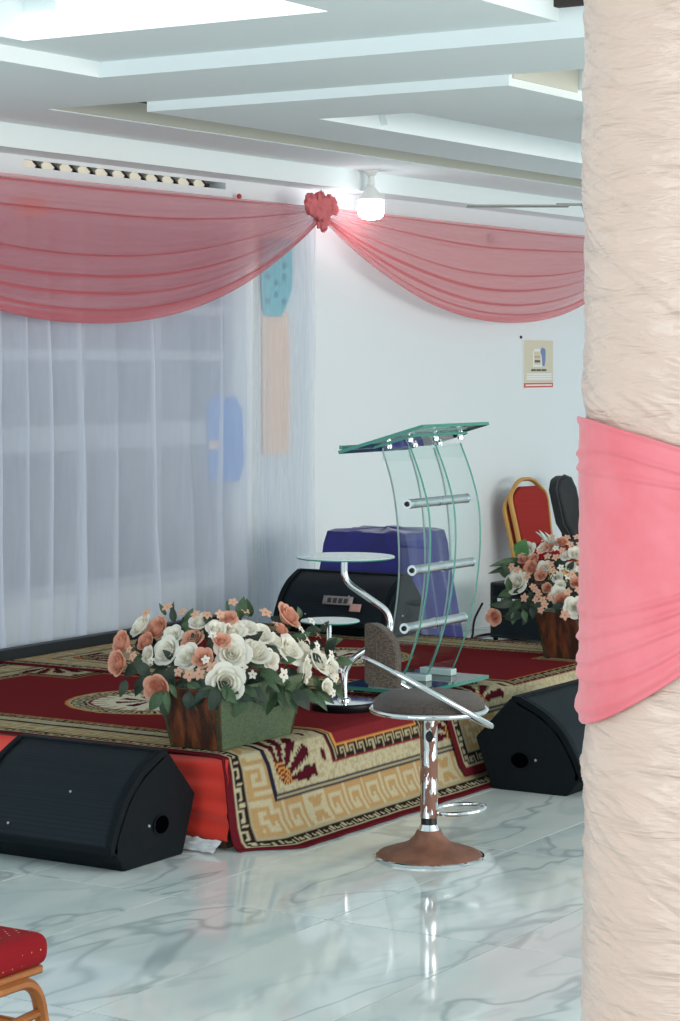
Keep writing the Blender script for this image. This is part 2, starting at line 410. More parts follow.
B().box(7.60, 7.64, 3.0, 3.83, Z0 + 0.05, Z0 + 0.10).build('ceiling_gap_shade', 'gap_shade_dark', ceil, smooth=False)

# lit fascia of the deep recess: the light falling on it is imitated by emission
t = thing('lit_recess_face', 'white inner face of the deep ceiling recess with its light made as glow', 'ceiling recess face', (6.98, 5.16, Z0))
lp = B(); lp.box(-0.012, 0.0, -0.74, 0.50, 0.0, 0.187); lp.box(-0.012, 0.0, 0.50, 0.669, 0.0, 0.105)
lp.build('glow_face', 'recess_glow', t, smooth=False)
# led strip in the long slot of the dropped panel
t = thing('led_strip_light', 'white led strip tucked inside the long ceiling slot', 'strip light', (9.2, 5.345, Z2 + 0.09))
B().box(0, 7.5, -0.014, 0, 0, 0.03).build('strip_housing', 'plastic_white', t, smooth=False)
B().box(0, 7.5, 0.0, 0.006, 0.004, 0.026).build('strip_diffuser', 'led_strip', t, smooth=False)
tag(B().prism([(0, 0.19), (0.16, 0.19), (0.09, 0.02)], lambda p, a: (9.62 + p[0], a, Z2 + p[1]), 5.80, 5.838).build('slot_bracket', 'ceiling_paint', smooth=False),
    'white triangular plaster bracket inside the long ceiling slot', 'bracket')

# ventilation blocks above the curtain
vent = thing('vent_grille', 'narrow cream and black ventilation block grille above the pink swag', 'vent', (SLX0, 7.755, SLZ0))
W_ = SLX1 - SLX0; nb = 12; pw = W_ / nb
B().box(0, W_, 0.06, 0.09, -0.01, 0.06).build('backing', 'block_dark', vent, smooth=False)
H_ = SLZ1 - SLZ0
blk = [(0.0, 0), (0.58 * pw, 0), (0.70 * pw, H_ * 0.5), (0.50 * pw, H_), (0.10 * pw, H_), (-0.05 * pw, H_ * 0.6)]
blk_me = B().prism(blk, lambda p, a: (p[0], a, p[1]), -0.04, 0.05).mesh('vent_block', 'block_cream', False)
bar_me = B().prism([(0.50 * pw, H_), (0.60 * pw, H_), (1.0 * pw, 0), (0.90 * pw, 0)], lambda p, a: (p[0], a, p[1]), -0.05, -0.03).mesh('diagonal_bar', 'block_dark', False)
for k in range(nb - 1):
    o = put('vent_block', blk_me, vent); o.location.x = k * pw + 0.01
    o = put('diagonal_bar', bar_me, vent); o.location.x = k * pw

# window behind the curtain (seen only through the sheer cloth)
win = struct_empty('window_1', 'sliding window behind the sheer curtain')
B().box(7.60, 11.10, 7.688, 7.70, 0.62, 2.66).build('window_frame', 'window_frame_alu', win, smooth=False)
for k in range(5):
    for (z0, z1) in ((0.68, 1.38), (1.52, 1.86), (1.92, 2.12), (2.18, 2.60)):
        x0 = 7.66 + k * 0.685
        B().box(x0, x0 + 0.60, 7.682, 7.688, z0, z1).build('window_pane', 'window_glass', win, smooth=False)

# decorations hung on the wall behind the curtain
t = thing('wall_banner', 'tall peach banner with teal dotted top showing through the sheer curtain', 'banner', (11.55, 7.692, 1.30))
B().prism([(-0.14, 0.0), (0.14, 0.0), (0.15, 0.5), (0.13, 0.86), (-0.14, 0.86)], lambda p, a: (p[0], a, p[1]), -0.006, 0.006).build('banner_body', 'decor_peach', t, smooth=False)
tl = B().prism([(-0.14, 0.83), (0.05, 0.83), (0.12, 0.92), (0.17, 1.0), (0.17, 1.3), (-0.16, 1.3), (-0.16, 1.0)], lambda p, a: (p[0], a, p[1]), -0.012, -0.007).build('banner_top', 'decor_teal', t, smooth=False)
dm = B().lathe([(0.02, 0), (0.02, 0.004)], 10).mesh('dot', 'decor_dot', False)
for k in range(9):
    o = put('dot', dm, tl); o.location = (-0.10 + (k % 3) * 0.09, -0.013, 0.92 + (k // 3) * 0.11 + (k % 2) * 0.04); o.rotation_euler = (PI / 2, 0, 0)
t = thing('blue_cutout', 'bright blue rounded cut-out glowing through the sheer curtain', 'decoration', (11.0, 7.678, 1.15))
B().prism([(-0.16, 0.02), (0.14, 0.0), (0.19, 0.12), (0.17, 0.42), (0.10, 0.50), (-0.02, 0.49), (-0.08, 0.52), (-0.18, 0.46), (-0.17, 0.2)], lambda p, a: (p[0], a, p[1]), -0.006, 0.004).build('cutout_body', 'decor_blue', t, smooth=False)
B().box(-0.17, -0.08, -0.009, -0.006, 0.20, 0.25).build('cutout_spot', 'decor_peach', t, smooth=False)
tag(B().box(9.12, 9.36, 7.672, 7.680, 2.61, 2.70).build('orange_card', 'decor_orange', smooth=False), 'small orange card on the wall behind the pink swag', 'card')

# ---------------------------------------------------------------- stage
SZ = 0.345
SX0, SX1, SY0, SY1 = 7.15, 10.95, 5.0, 7.62
st = thing('stage', 'low rectangular stage platform covered by patterned rugs', 'stage', (SX0, SY0, 0))
B().box(0.02, SX1 - SX0, 0, SY1 - SY0, 0, SZ).build('platform', 'stage_wood', st, smooth=False)
def skirt(u, v):
    y = -0.03 + u * (SY1 - SY0); z = 0.035 + v * (SZ - 0.037)
    return (-0.004 - 0.012 * (0.5 + 0.5 * math.sin(v * 23 + 2.2 * nz(y * 2.2, 0, 1) + y * 2.0)) * (1 - 0.3 * v) - 0.006 * nz(y * 6, v * 5, 2), y, z)
B().grid(110, 36, skirt).build('skirt_cloth', 'red_satin', st)
ps = B().grid(30, 8, lambda u, v: (7.115 - 0.06 * (1 - v) + 0.02 * nz(u * 8, v * 3, 4), 4.98 + u * 0.42, 0.004 + 0.035 * v + 0.012 * abs(nz(u * 9, v * 4, 7))))
tag(ps.build('plastic_sheet', 'plastic_sheet'), 'crumpled clear plastic sheet along the foot of the red stage skirt', 'plastic sheet')

# black bar at the back of the stage
tag(B().box(7.3, 10.9, 7.49, 7.545, SZ + 0.001, SZ + 0.072).build('stage_edge_bar', 'black_trim', smooth=False, bevel=0.004), 'long black bar lying along the foot of the sheer curtain', 'bar')

# ---- rugs
BURG, BURGD = lin((120, 42, 46)), lin((98, 30, 38))
CREAM, CREAM2, BEIGE, NAVY, ORNG, BLK, MAROON, WHITE = [lin(c) for c in ((182, 172, 142), (164, 153, 122), (172, 140, 96), (40, 40, 56), (196, 138, 76), (46, 36, 34), (78, 26, 36), (216, 208, 184))]
KEY = ["1111110", "1000010", "1011010", "1001010", "1111011"]
KEYB = ["11111110", "10000010", "10111010", "10101010", "10001010", "11111011"]
def key(bits, a, b):
    r = int(b * len(bits)); r = max(0, min(len(bits) - 1, r)); w = len(bits[0]); c = int((a % 1.0) * w) % w
    return bits[len(bits) - 1 - r][c] == '1'
RL = 2.95
def rug_colour(u, v, RW):
    uu = min(u, RW - u); vv = min(v, RL - v); e = min(uu, vv); along = v if uu < vv else u
    k = 0.86; E = e / k
    if E < 0.045: return BURGD
    if E < 0.056: return CREAM
    if E < 0.100: return BLK if key(KEY, along / 0.085, (E - 0.056) / 0.044) else CREAM
    if E < 0.110: return BLK
    if E < 0.126: return CREAM2
    if E < 0.275:
        q = (E - 0.126) / 0.149; a = along / 0.145; cell = int(a) % 7
        if cell == 3:
            fx = (a % 1.0) - 0.5; fy = q - 0.5
            return BEIGE if abs(abs(fx) - abs(fy) * 0.55) < 0.15 and abs(fy) > 0.08 and abs(fy) < 0.42 else CREAM
        return BEIGE if key(KEYB, a, q) else CREAM
    if E < 0.305: return NAVY if (E < 0.292 or E > 0.298) else CREAM2
    nu_, nv_ = (0.36 if u < RW / 2 else 0.22), 0.27
    q = min(e, max(uu - nu_, vv - nv_)) / k                                       # the inner bands step round a corner notch
    if q < 0.385:
        du, dv = uu - 0.30, vv - 0.30
        r = math.hypot(du, dv); ang = math.degrees(math.atan2(dv, du))
        if 0.02 < r < 0.27 and -6 < ang < 96:
            pt = ((ang + 6) / 102 * 5) % 1.0 - 0.5; wd = 0.40 * math.sin(min(1, r / 0.28) * PI * 0.92) ** 0.5
            if r < 0.09: return ORNG if int(r * 90 + ang * 0.06) % 2 else MAROON
            if abs(pt) < wd * 0.72: return MAROON
            if abs(pt) < wd: return CREAM2 if abs(pt) < wd * 0.86 else BLK
        for (bu, bv) in ((0.37, 0.62), (0.60, 0.50), (0.50, 0.60), (0.64, 0.37)):
            if ((du + 0.30 - bu) / 0.016) ** 2 + ((dv + 0.30 - bv) / 0.026) ** 2 < 1: return MAROON
        return CREAM if nz(u * 60, v * 60, 3) > -0.1 else CREAM2
    if q < 0.395: return BURG
    if q < 0.450: return BLK if key(KEY, (v if uu - nu_ < vv - nv_ and not (e == vv) else u) / 0.075, (q - 0.395) / 0.055) else ORNG if q > 0.44 else CREAM2
    if q < 0.460: return ORNG
    # central medallion
    r = math.hypot(u - RW / 2, (v - 1.53)); a = math.atan2(v - 1.53, u - RW / 2)
    if r < 0.38:
        if r > 0.365: return ORNG
        if r > 0.28: return BLK if key(KEY, a / (2 * PI) * 26, (r - 0.285) / 0.08) and 0.29 < r < 0.355 else CREAM
        if r > 0.265: return BURG
        if r > 0.20: return CREAM2 if (a * 12 / PI) % 1 < 0.35 else WHITE
        if r < 0.16 and math.cos(a * 8) > 0.1 * r / 0.16: return MAROON
        return WHITE
    return BURG
PROF = [(4.745, 0.009), (4.79, 0.012), (4.84, 0.032), (4.88, 0.085), (4.92, 0.20), (4.948, 0.29), (4.98, 0.345), (5.03, 0.3565), (5.08, 0.3575), (7.48, 0.3575)]
PROF2 = [(4.835, 0.050), (4.870, 0.100), (4.906, 0.205), (4.935, 0.294), (4.968, 0.3535), (5.022, 0.3650), (5.08, 0.3655), (7.48, 0.3655)]
def prof_at(s, pr):
    for i in range(len(pr) - 1):
        (a, b), (c, d) = pr[i], pr[i + 1]; L = math.hypot(c - a, d - b)
        if s <= L or i == len(pr) - 2: t = s / L; return a + (c - a) * t, b + (d - b) * t
        s -= L
def make_rug(x0, label, pr, seed, RW, RL):
    NU, NV = 216, 338
    vs_, cols = [], []
    for j in range(NV + 1):
        v = RL * j / NV; y, z = prof_at(v, pr)
        for i in range(NU + 1):
            u = RW * i / NU; yy = y
            if y < 5.0:
                kk = (0.35 + 0.65 * sstep(0.0, 0.22, u)) if pr is PROF else 1.0
                yy = 4.99 - (4.99 - y) * kk - 0.010 * nz(u * 5, v * 3, seed) * (5.0 - y) / 0.2
            vs_.append((x0 + u, yy, z + (0.0015 * nz(u * 7, v * 7, seed) if y > 5.1 else 0)))
            c = rug_colour(u, v, RW); cols += (c[0], c[1], c[2], 1.0)
    w = NU + 1
    b = B(); b.v = vs_; b.f = [(j * w + i, j * w + i + 1, (j + 1) * w + i + 1, (j + 1) * w + i) for j in range(NV) for i in range(NU)]; b.m = [0] * len(b.f)
    me = b.mesh('rug', 'rug_pile', True, 80)
    at = me.color_attributes.new('pattern', 'FLOAT_COLOR', 'POINT'); at.data.foreach_set('color', cols)
    o = put('rug', me); m_ = o.modifiers.new('thickness', 'SOLIDIFY'); m_.thickness = 0.006; m_.offset = -1
    return tag(o, label, 'rug', 'patterned stage rugs')
make_rug(7.13, 'burgundy and cream greek-key rug draped over the stage edge under the green planter', PROF, 1, 2.0, 2.95)
make_rug(8.76, 'burgundy and cream greek-key rug lying beneath the glass lectern', PROF2, 5, 2.12, 2.84)
RUG1, RUG2 = 0.3595, 0.3675

# ---------------------------------------------------------------- curtains
def curtain(name, x0, x1, zb, y0, amp, seed, matn, label):
    rnd = random.Random(seed); folds = []; x = x0; wide = x1 - x0 > 1.5
    while x < x1:
        w = rnd.uniform(0.13, 0.42) * (1 if wide else 0.6); folds.append((x, w, rnd.uniform(0.6, 1.0), rnd.uniform(0.05, 0.24))); x += w
    zt = 2.80; NPF = 22; NV = 44; b = B(); cols = []
    for (fx0, w, am, ov) in folds:
        for k in range(NPF): cols.append((fx0, w, am, ov, k / NPF))
    def pt(c, v):
        fx0, w, am, ov, t = c; zz = zb + (zt - zb) * v
        ph = 2 * PI * t; o_ = ov * (0.45 + 0.75 * (1 - v)) * (1 + 0.6 * nz(fx0 * 3, v * 1.5, seed))
        x_ = fx0 + w * (t + o_ * math.sin(ph)) + 0.10 * nz(fx0 * 1.6 + t * w, v * 1.2, seed) * (1 - v) ** 0.8
        y_ = y0 - 0.5 * amp * am * (0.5 + 0.6 * (1 - v)) * (1 - math.cos(ph + 0.5)) * min(1, w / 0.2) - 0.010 * nz(x_ * 5, zz * 2.5, seed + 5)
        return (min(x_, x1 + 0.04), y_, zz)
    n = len(cols); b.v = [pt(c, j / NV) for j in range(NV + 1) for c in cols]
    b.f = [(j * n + i, j * n + i + 1, (j + 1) * n + i + 1, (j + 1) * n + i) for j in range(NV) for i in range(n - 1)]; b.m = [0] * len(b.f)
    return tag(b.build(name, matn, smooth=True, angle=180), label, 'curtain')
curtain('sheer_curtain', 7.4, 11.20, SZ + 0.012, 7.655, 0.088, 3, 'sheer_white', 'long white sheer curtain hanging in folds behind the planter')
curtain('sheer_curtain', 11.32, 11.90, 0.03, 7.655, 0.05, 11, 'sheer_white_thin', 'narrow thin white sheer curtain at the bare wall edge, peach banner behind it')

# ---- pink swags
def swag(name, x0, x1, ztop, depth, label, seed, yb=7.545):
    rows = []
    zig = [(0.0, 0.0), (0.05, -0.02), (0.035, -0.035), (0.09, -0.03), (0.16, -0.012), (0.24, -0.03), (0.225, -0.045), (0.30, -0.035), (0.42, -0.015), (0.52, -0.03), (0.505, -0.04),
           (0.60, -0.03), (0.68, -0.045), (0.66, -0.06), (0.75, -0.045), (0.81, -0.06), (0.79, -0.072), (0.87, -0.06), (0.92, -0.075), (0.90, -0.085), (0.96, -0.075), (1.0, -0.07), (0.985, -0.05), (0.93, -0.03)]
    N = 90
    def fn(u, v):
        f = v * (len(zig) - 1); i = min(int(f), len(zig) - 2); t = f - i
        s = zig[i][0] * (1 - t) + zig[i + 1][0] * t; yo = zig[i][1] * (1 - t) + zig[i + 1][1] * t
        w = 1 - (abs(2 * u - 1)) ** 2.15
        sw = s + 0.05 * nz(u * 3, s * 4, seed) * math.sin(PI * s)
        g = 0.055 * s * (1 - w)
        top = 0.012 * s
        return (x0 + (x1 - x0) * u, yb + yo * (0.5 + 0.5 * w) + 0.008 * nz(u * 9, s * 14, seed + 2) + 0.007 * math.sin(s * 95 + 2 * nz(u * 2, s * 3, seed)) * (0.4 + 0.6 * abs(2 * u - 1)), ztop - g - top - depth * sw * w)
    o = B().grid(N, (len(zig) - 1) * 6, fn).build(name, 'sheer_pink', smooth=True, angle=180)
    return tag(o, label, 'swag')
swag('fabric_swag', 7.15, 11.80, 2.80, 0.735, 'sheer coral pink swag draped across the top of the white curtain', 4)
swag('fabric_swag', 11.80, 16.45, 2.80, 0.66, 'sheer coral pink swag draped across the bare white wall', 8)
kn = thing('fabric_knot', 'gathered pink fabric knot joining the two swags', 'knot', (11.67, 7.445, 2.762))
def blob(cx, cz, r, seed):
    def fn(u, v):
        th = u * 2 * PI; ph = v * PI; d = Vector((math.sin(ph) * math.cos(th), math.sin(ph) * math.sin(th) * 0.6, math.cos(ph)))
        k = r * (1 + 0.45 * nz(d.x * 2.6 + seed, d.y * 2.6, d.z * 2.6) + 0.10 * math.sin(8 * th + 3 * ph + seed))
        return (cx + d.x * k, d.y * k, cz + d.z * k)
    return B().grid(30, 18, fn)
blob(0.0, 0.02, 0.085, 1).build('knot_core', 'knot_pink', kn, angle=180)
blob(-0.10, 0.035, 0.055, 3).build('knot_loop', 'knot_pink', kn, angle=180)
blob(0.11, 0.035, 0.06, 6).build('knot_loop', 'knot_pink', kn, angle=180)
blob(0.03, -0.065, 0.05, 9).build('knot_tail', 'knot_pink', kn, angle=180)
tag(B().lathe([(0.004, -0.016), (0.013, -0.010), (0.016, 0), (0.013, 0.010), (0.004, 0.016)], 14, c=(11.12, 7.66, 2.825)).build('wall_hook_cap', 'red_plastic'), 'tiny red plastic cap on the wall above the pink swag', 'hook')
tag(B().box(14.25, 14.29, 7.66, 7.699, 2.68, 2.76).build('wall_bracket', 'steel', smooth=False), 'small dark bracket on the wall behind the right swag', 'bracket')

# ---------------------------------------------------------------- bulb, fan
t = thing('ceiling_bulb', 'large glowing white bulb in a socket on the ceiling', 'light bulb')
pb = at_depth(371, 172, 14.25); t.location = (pb.x, pb.y, Z1)
B().lathe([(0.045, 0.0), (0.045, -0.012), (0.028, -0.03), (0.02, -0.034)], 24).build('ceiling_rose', 'plastic_white', t)
B().lathe([(0.019, -0.034), (0.019, -0.045)], 20).build('socket_ring', 'steel', t)
B().lathe([(0.019, -0.045), (0.022, -0.06), (0.026, -0.09), (0.022, -0.096), (0.024, -0.10), (0.055, -0.14), (0.076, -0.165), (0.080, -0.182)], 28).build('bulb_neck', 'plastic_white', t)
B().lathe([(0.080, -0.182), (0.083, -0.19), (0.083, -0.25), (0.076, -0.28), (0.055, -0.298), (0.02, -0.306)], 28).build('bulb_diffuser', 'led_white', t)

hub = at_depth(603, 206, 10.8)
t = thing('ceiling_fan', 'ceiling fan with thin grey blades behind the wrapped column', 'fan', (hub.x, hub.y, hub.z), 0)
B().lathe([(0.015, Z1 - hub.z), (0.015, 0.10), (0.03, 0.09), (0.09, 0.06), (0.10, 0.0), (0.09, -0.04), (0.03, -0.06)], 24).build('motor', 'fan_metal', t)
for k in range(3):
    a = math.atan2(-RY, -RX) + k * 2 * PI / 3
    M_ = Matrix.Rotation(a, 4, 'Z')
    o = B().box(0.16, 0.64, -0.06, 0.06, -0.003, 0.003).build('blade', 'fan_metal', t, smooth=False); o.matrix_local = M_
    o2 = B().box(0.08, 0.22, -0.02, 0.02, 0.002, 0.012).build('blade_bracket', 'fan_metal', t, smooth=False); o2.matrix_local = M_

# ---------------------------------------------------------------- poster
p0 = on_y(523, 340, 7.7); p1 = on_y(552, 384, 7.7)
pwid, phei = p1.x - p0.x, 0.345
t = thing('poster', 'cream landscape poster with a red bottom strip taped to the white wall', 'poster', (p0.x, 7.694, p0.z - phei))
def pbox(name, m, a, b, c, d, dep, par=None):
    return B().box(a * pwid, b * pwid, -dep - 0.0015, -dep, (1 - d) * phei, (1 - c) * phei).build(name, m, par or t, smooth=False)
B().box(-0.004, pwid + 0.004, -0.001, 0.005, -0.012, phei + 0.004).build('paper_edge', 'poster_white', t, smooth=False)
pbox('print_field', 'poster_cream', 0, 1, 0, 0.89, 0.001)
pbox('print_strip', 'poster_red', 0.0, 1, 0.90, 1.0, 0.001)
pbox('print_strip_text', 'poster_white', 0.05, 0.95, 0.935, 0.965, 0.003)
ic = B().prism([(0.30, 0.56), (0.68, 0.56), (0.68, 0.18), (0.36, 0.18), (0.30, 0.25)], lambda p, a: (p[0] * pwid, a, (1 - p[1]) * phei), -0.004, -0.0026).build('print_icon', 'poster_white', t, smooth=False)
pbox('print_icon_field', 'poster_cream', 0.335, 0.56, 0.24, 0.52, 0.0042)
pbox('print_letters', 'poster_tan', 0.35, 0.53, 0.33, 0.375, 0.0062); pbox('print_letters', 'poster_ink', 0.35, 0.53, 0.42, 0.47, 0.0062)
B().prism([(0.55, 0.22), (0.60, 0.155), (0.68, 0.17), (0.72, 0.22), (0.71, 0.45), (0.68, 0.55), (0.62, 0.55), (0.60, 0.35)], lambda p, a: (p[0] * pwid, a, (1 - p[1]) * phei), -0.0075, -0.006).build('print_figure', 'poster_blue', t, smooth=False)
for k in range(3): pbox('print_heading', 'poster_ink', 0.24 + k * 0.18, 0.40 + k * 0.18, 0.61, 0.655, 0.003)
for k in range(3): pbox('print_lines', 'poster_white', 0.08, 0.94, 0.70 + k * 0.05, 0.735 + k * 0.05, 0.003)
tag(B().box(p0.x - 0.05, p0.x - 0.03, 7.69, 7.699, p0.z + 0.01, p0.z + 0.03).build('wall_nail', 'black_trim', smooth=False), 'tiny dark nail in the wall by the poster corner', 'nail')

# ---------------------------------------------------------------- monitors (stage wedges)
PROFILE = [(0.065, 0.0), (0.0, 0.075), (0.0, 0.09), (0.03, 0.16), (0.09, 0.258), (0.18, 0.335), (0.30, 0.392), (0.335, 0.397), (0.505, 0.217), (0.425, 0.0)]
def monitor(label, loc, rz, w, scale=1.0, recess=True, group=None):
    """local +y is the grille's back-to-front depth axis reversed: depth runs along +x, width along +y, front edge at x = 0"""
    t = thing('stage_monitor', label, 'speaker', loc, rz, group)
    P_ = [(a * scale, z * scale) for a, z in PROFILE]
    B().prism(P_, lambda p, y: (p[0], y, p[1]), 0, w).build('cabinet', 'black_plastic', t, bevel=0.008, angle=50)
    # curved front grille set between raised side rims
    curve = smooth_path([(a * scale, 0, z * scale) for a, z in PROFILE[2:7]], 6)
    n = len(curve)
    def front(off):
        out = []
        for i, p in enumerate(curve):
            tg = (curve[min(i + 1, n - 1)] - curve[max(i - 1, 0)]).normalized(); nr = Vector((-tg.z, 0, tg.x)); out.append(p + nr * off)
        return out
    fr = front(0.008); b = B(); b.grid(24, n - 1, lambda u, v: (fr[round(v * (n - 1))].x, 0.03 + u * (w - 0.06), fr[round(v * (n - 1))].z)); b.build('grille', 'monitor_grille', t, thick=0.004)
    for y0, y1 in ((0.0, 0.028), (w - 0.028, w)):
        hi = front(0.018); lo = front(-0.02); poly = [(p.x, p.z) for p in hi] + [(p.x, p.z) for p in lo[::-1]]
        B().prism(poly, lambda p, y: (p[0], y, p[1]), y0, y1).build('side_rim', 'black_plastic', t, bevel=0.004, angle=50)
    a, z = curve[-1].x, curve[-1].z
    B().box(a - 0.012, a + 0.03, 0.0, w, z - 0.01, z + 0.016).build('top_rim', 'black_plastic', t, bevel=0.006)
    a, z = curve[0].x, curve[0].z
    B().box(a - 0.012, a + 0.03, 0.0, w, z - 0.022, z + 0.008).build('lower_rim', 'black_plastic', t, bevel=0.006)
    for y in ((0, w) if recess else ()):
        s = -1 if y == 0 else 1
        hb = B().lathe([(0.047, 0.0), (0.050, 0.004), (0.043, 0.004), (0.038, 0.0)], 24, sy=0.82); h = hb.build('handle_rim', 'black_plastic', t)
        h.location = (0.285 * scale, y + s * 0.001, 0.135 * scale); h.rotation_euler = (-s * PI / 2, 0, 0)
        h2 = B().lathe([(0.043, 0.0), (0.042, 0.0045)], 24, sy=0.74).build('handle_hole_shade', 'hole_shade_black', t); h2.location = h.location; h2.rotation_euler = h.rotation_euler  # raised black disc, the shade inside the hole put into its colour
        sc = B().lathe([(0.006, 0), (0.005, 0.003)], 8).build('screw', 'steel', t); sc.location = (0.21 * scale, y + s * 0.001, 0.142 * scale); sc.rotation_euler = h.rotation_euler
    sm = B().lathe([(0.005, 0), (0.004, 0.004)], 8).mesh('screw', 'steel')
    for fy_, k in ((0.38, 0.52), (0.72, 0.18)):
        q = fr[int(k * (n - 1))]; o = put('screw', sm, t); o.location = (q.x - 0.003, w * fy_, q.z); o.rotation_euler = (0, -PI / 3, 0)
    return t
monitor('black wedge stage monitor on the marble floor beside the red stage skirt', (6.58, 5.08, 0), 0, 0.69)
# faces -Y: depth axis along +Y, width along +X
mr = monitor('black wedge stage monitor on the marble floor behind the bar stool', (9.62, 4.31, 0), PI / 2, 0.82)
mb = monitor('black wedge stage monitor on the stage by the blue cloth', (10.545, 6.31, RUG2), 0, 0.72, 0.80)
# peeling sticker on the grille
sk = thing('sticker', 'torn silver sticker on the grille of the stage monitor by the blue cloth', 'sticker', (10.545 + 0.002, 6.47, RUG2 + 0.15), 0)
def stick(y0, y1, z0, z1, m, name, off=0):
    B().grid(6, 3, lambda u, v: (-0.006 - off + 0.55 * ((z0 + (z1 - z0) * v)) * 0.75, y0 + (y1 - y0) * u, z0 + (z1 - z0) * v)).build(name, m, sk, thick=0.001)
stick(0.06, 0.25, 0.02, 0.065, 'sticker', 'label_body'); stick(0.0, 0.07, -0.01, 0.03, 'sticker_pink', 'label_corner', 0.002)
for k in range(4): stick(0.09 + k * 0.035, 0.115 + k * 0.035, 0.03, 0.055, 'sticker_ink', 'label_letters', 0.003)

# blue cloth over equipment standing behind the stage end
def clothbox():
    # draped box: X 11.0..11.55, Y 6.35..7.25
    def fn(u, v):
        th = u * 2 * PI
        c, s = math.cos(th), math.sin(th); m_ = max(abs(c), abs(s)); bx_, by_ = c / m_, s / m_
        if v < 0.4:
            k = v / 0.4; hx, hy = 0.22 * k, 0.255 * k; z = 0.905 - 0.01 * k + 0.02 * nz(bx_ * 2, by_ * 2, 2)
        else:
            k = (v - 0.4) / 0.6; fl = 0.03 * math.sin(th * 11 + 2) * k; hx = 0.22 + 0.07 * k + fl; hy = 0.255 + 0.16 * k + fl; z = 0.89 - k * 0.87
            if k < 0.15: z = 0.89 - k * 0.6
            if bx_ * 1.0 < -0.98: hx = 0.22 + 0.04 * k + 0.3 * fl
        return (11.30 + bx_ * hx, 6.76 + by_ * hy + 0.02 * nz(u * 12, v * 2, 3), z)
    return B().grid(128, 40, fn)
tag(clothbox().build('blue_cloth', 'blue_cloth', smooth=True, angle=60), 'royal blue cloth draped over boxed equipment behind the stage monitor', 'cloth')

# ---------------------------------------------------------------- lectern
LX = (8.80, 9.03, 9.26)
lc = thing('glass_lectern', 'curved clear glass lectern with chrome tubes and a tilted green-edged top', 'lectern', (9.03, 5.26, RUG2))
def loc(p): return (p[0] - 9.03, p[1] - 5.26, p[2] - RUG2)
PZ = 0.405
bp = B(); bp.prism([(8.71, 5.05), (9.36, 5.05), (9.36, 5.47), (8.71, 5.47)], lambda p, z: loc((p[0], p[1], z)), PZ - 0.016, PZ, 0, 1)
bp.build('base_plate', ['table_glass', 'glass_edge'], lc, smooth=False)
for x in (8.76, 9.31):
    for y in (5.10, 5.42):
        B().lathe([(0.022, RUG2), (0.022, RUG2 + 0.008), (0.012, RUG2 + 0.012), (0.012, PZ - 0.016)], 16, c=loc((x, y, 0))).build('foot', 'chrome', lc)
edge_r = smooth_path([(0, 5.145, 1.478), (0, 5.085, 1.33), (0, 5.047, 1.18), (0, 5.043, 0.98), (0, 5.075, 0.75), (0, 5.135, 0.55), (0, 5.20, PZ)], 7)
edge_l = smooth_path([(0, 5.285, 1.452), (0, 5.235, 1.30), (0, 5.205, 1.10), (0, 5.202, 0.88), (0, 5.235, 0.65), (0, 5.275, 0.51), (0, 5.325, PZ)], 7)
n = len(edge_r)
for x in LX:
    b = B()
    for s in (-0.008, 0.008):
        b.add([loc((x + s, p.y, p.z)) for p in edge_r] + [loc((x + s, p.y, p.z)) for p in edge_l], [(i, i + 1, n + i + 1, n + i) for i in range(n - 1)], 0)
    o0 = 0; o1 = 2 * n
    for i in range(n - 1):
        b.f.append((o0 + i, o0 + i + 1, o1 + i + 1, o1 + i)); b.m.append(1)
        b.f.append((o0 + n + i, o0 + n + i + 1, o1 + n + i + 1, o1 + n + i)); b.m.append(2)
    b.build('glass_fin', ['lectern_glass', 'glass_edge', 'glass_edge_lit'], lc, smooth=True, angle=30)
for z in (1.222, 0.930, 0.672):
    y = 5.135 if z > 1.1 else 5.11 if z > 0.8 else 5.15
    tb = B().tube([loc((8.765, y, z)), loc((9.30, y, z))], 0.021, 18).build('cross_tube', 'steel', lc)
    for x in (8.765, 9.03, 9.295):
        B().tube([loc((x - 0.006, y, z)), loc((x + 0.006, y, z))], 0.0235, 18).build('tube_collar', 'chrome', tb)
    B().lathe([(0.012, 0.0), (0.009, 0.008)], 14).build('tube_cap', 'black_smooth', tb).matrix_local = Matrix.Translation(loc((8.757, y, z))) @ Matrix.Rotation(-PI / 2, 4, 'Y')
# tilted top
tp = [(8.72, 5.035, 1.575), (9.33, 5.035, 1.575), (9.33, 5.47, 1.452), (8.72, 5.47, 1.452)]
b = B(); nrm = Vector((0, 0.27, 0.96)).normalized() * 0.015
b.add([loc(Vector(p)) for p in tp] + [loc(Vector(p) - nrm) for p in tp], [(0, 1, 2, 3), (4, 5, 6, 7)], 0)
b.add([loc(Vector(p)) for p in tp] + [loc(Vector(p) - nrm) for p in tp], [(i, (i + 1) % 4, 4 + (i + 1) % 4, 4 + i) for i in range(4)], 1)
top = b.build('reading_top', ['table_glass', 'glass_edge'], lc, smooth=False)
b = B().box(8.73, 9.32, 5.452, 5.47, 1.458, 1.475); b.v = [loc(v) for v in b.v]; b.build('book_stop', 'glass_edge', top, smooth=False)
b = B(); mp_ = [(8.78, 5.12, 1.530), (9.28, 5.12, 1.530), (9.28, 5.32, 1.473), (8.78, 5.32, 1.473)]
b.add([loc(Vector(p)) for p in mp_] + [loc(Vector(p) - nrm * 0.8) for p in mp_], [(0, 1, 2, 3), (4, 5, 6, 7)], 0)
b.add([loc(Vector(p)) for p in mp_] + [loc(Vector(p) - nrm * 0.8) for p in mp_], [(i, (i + 1) % 4, 4 + (i + 1) % 4, 4 + i) for i in range(4)], 1)
b.build('mounting_plate', ['table_glass', 'glass_edge'], lc, smooth=False)
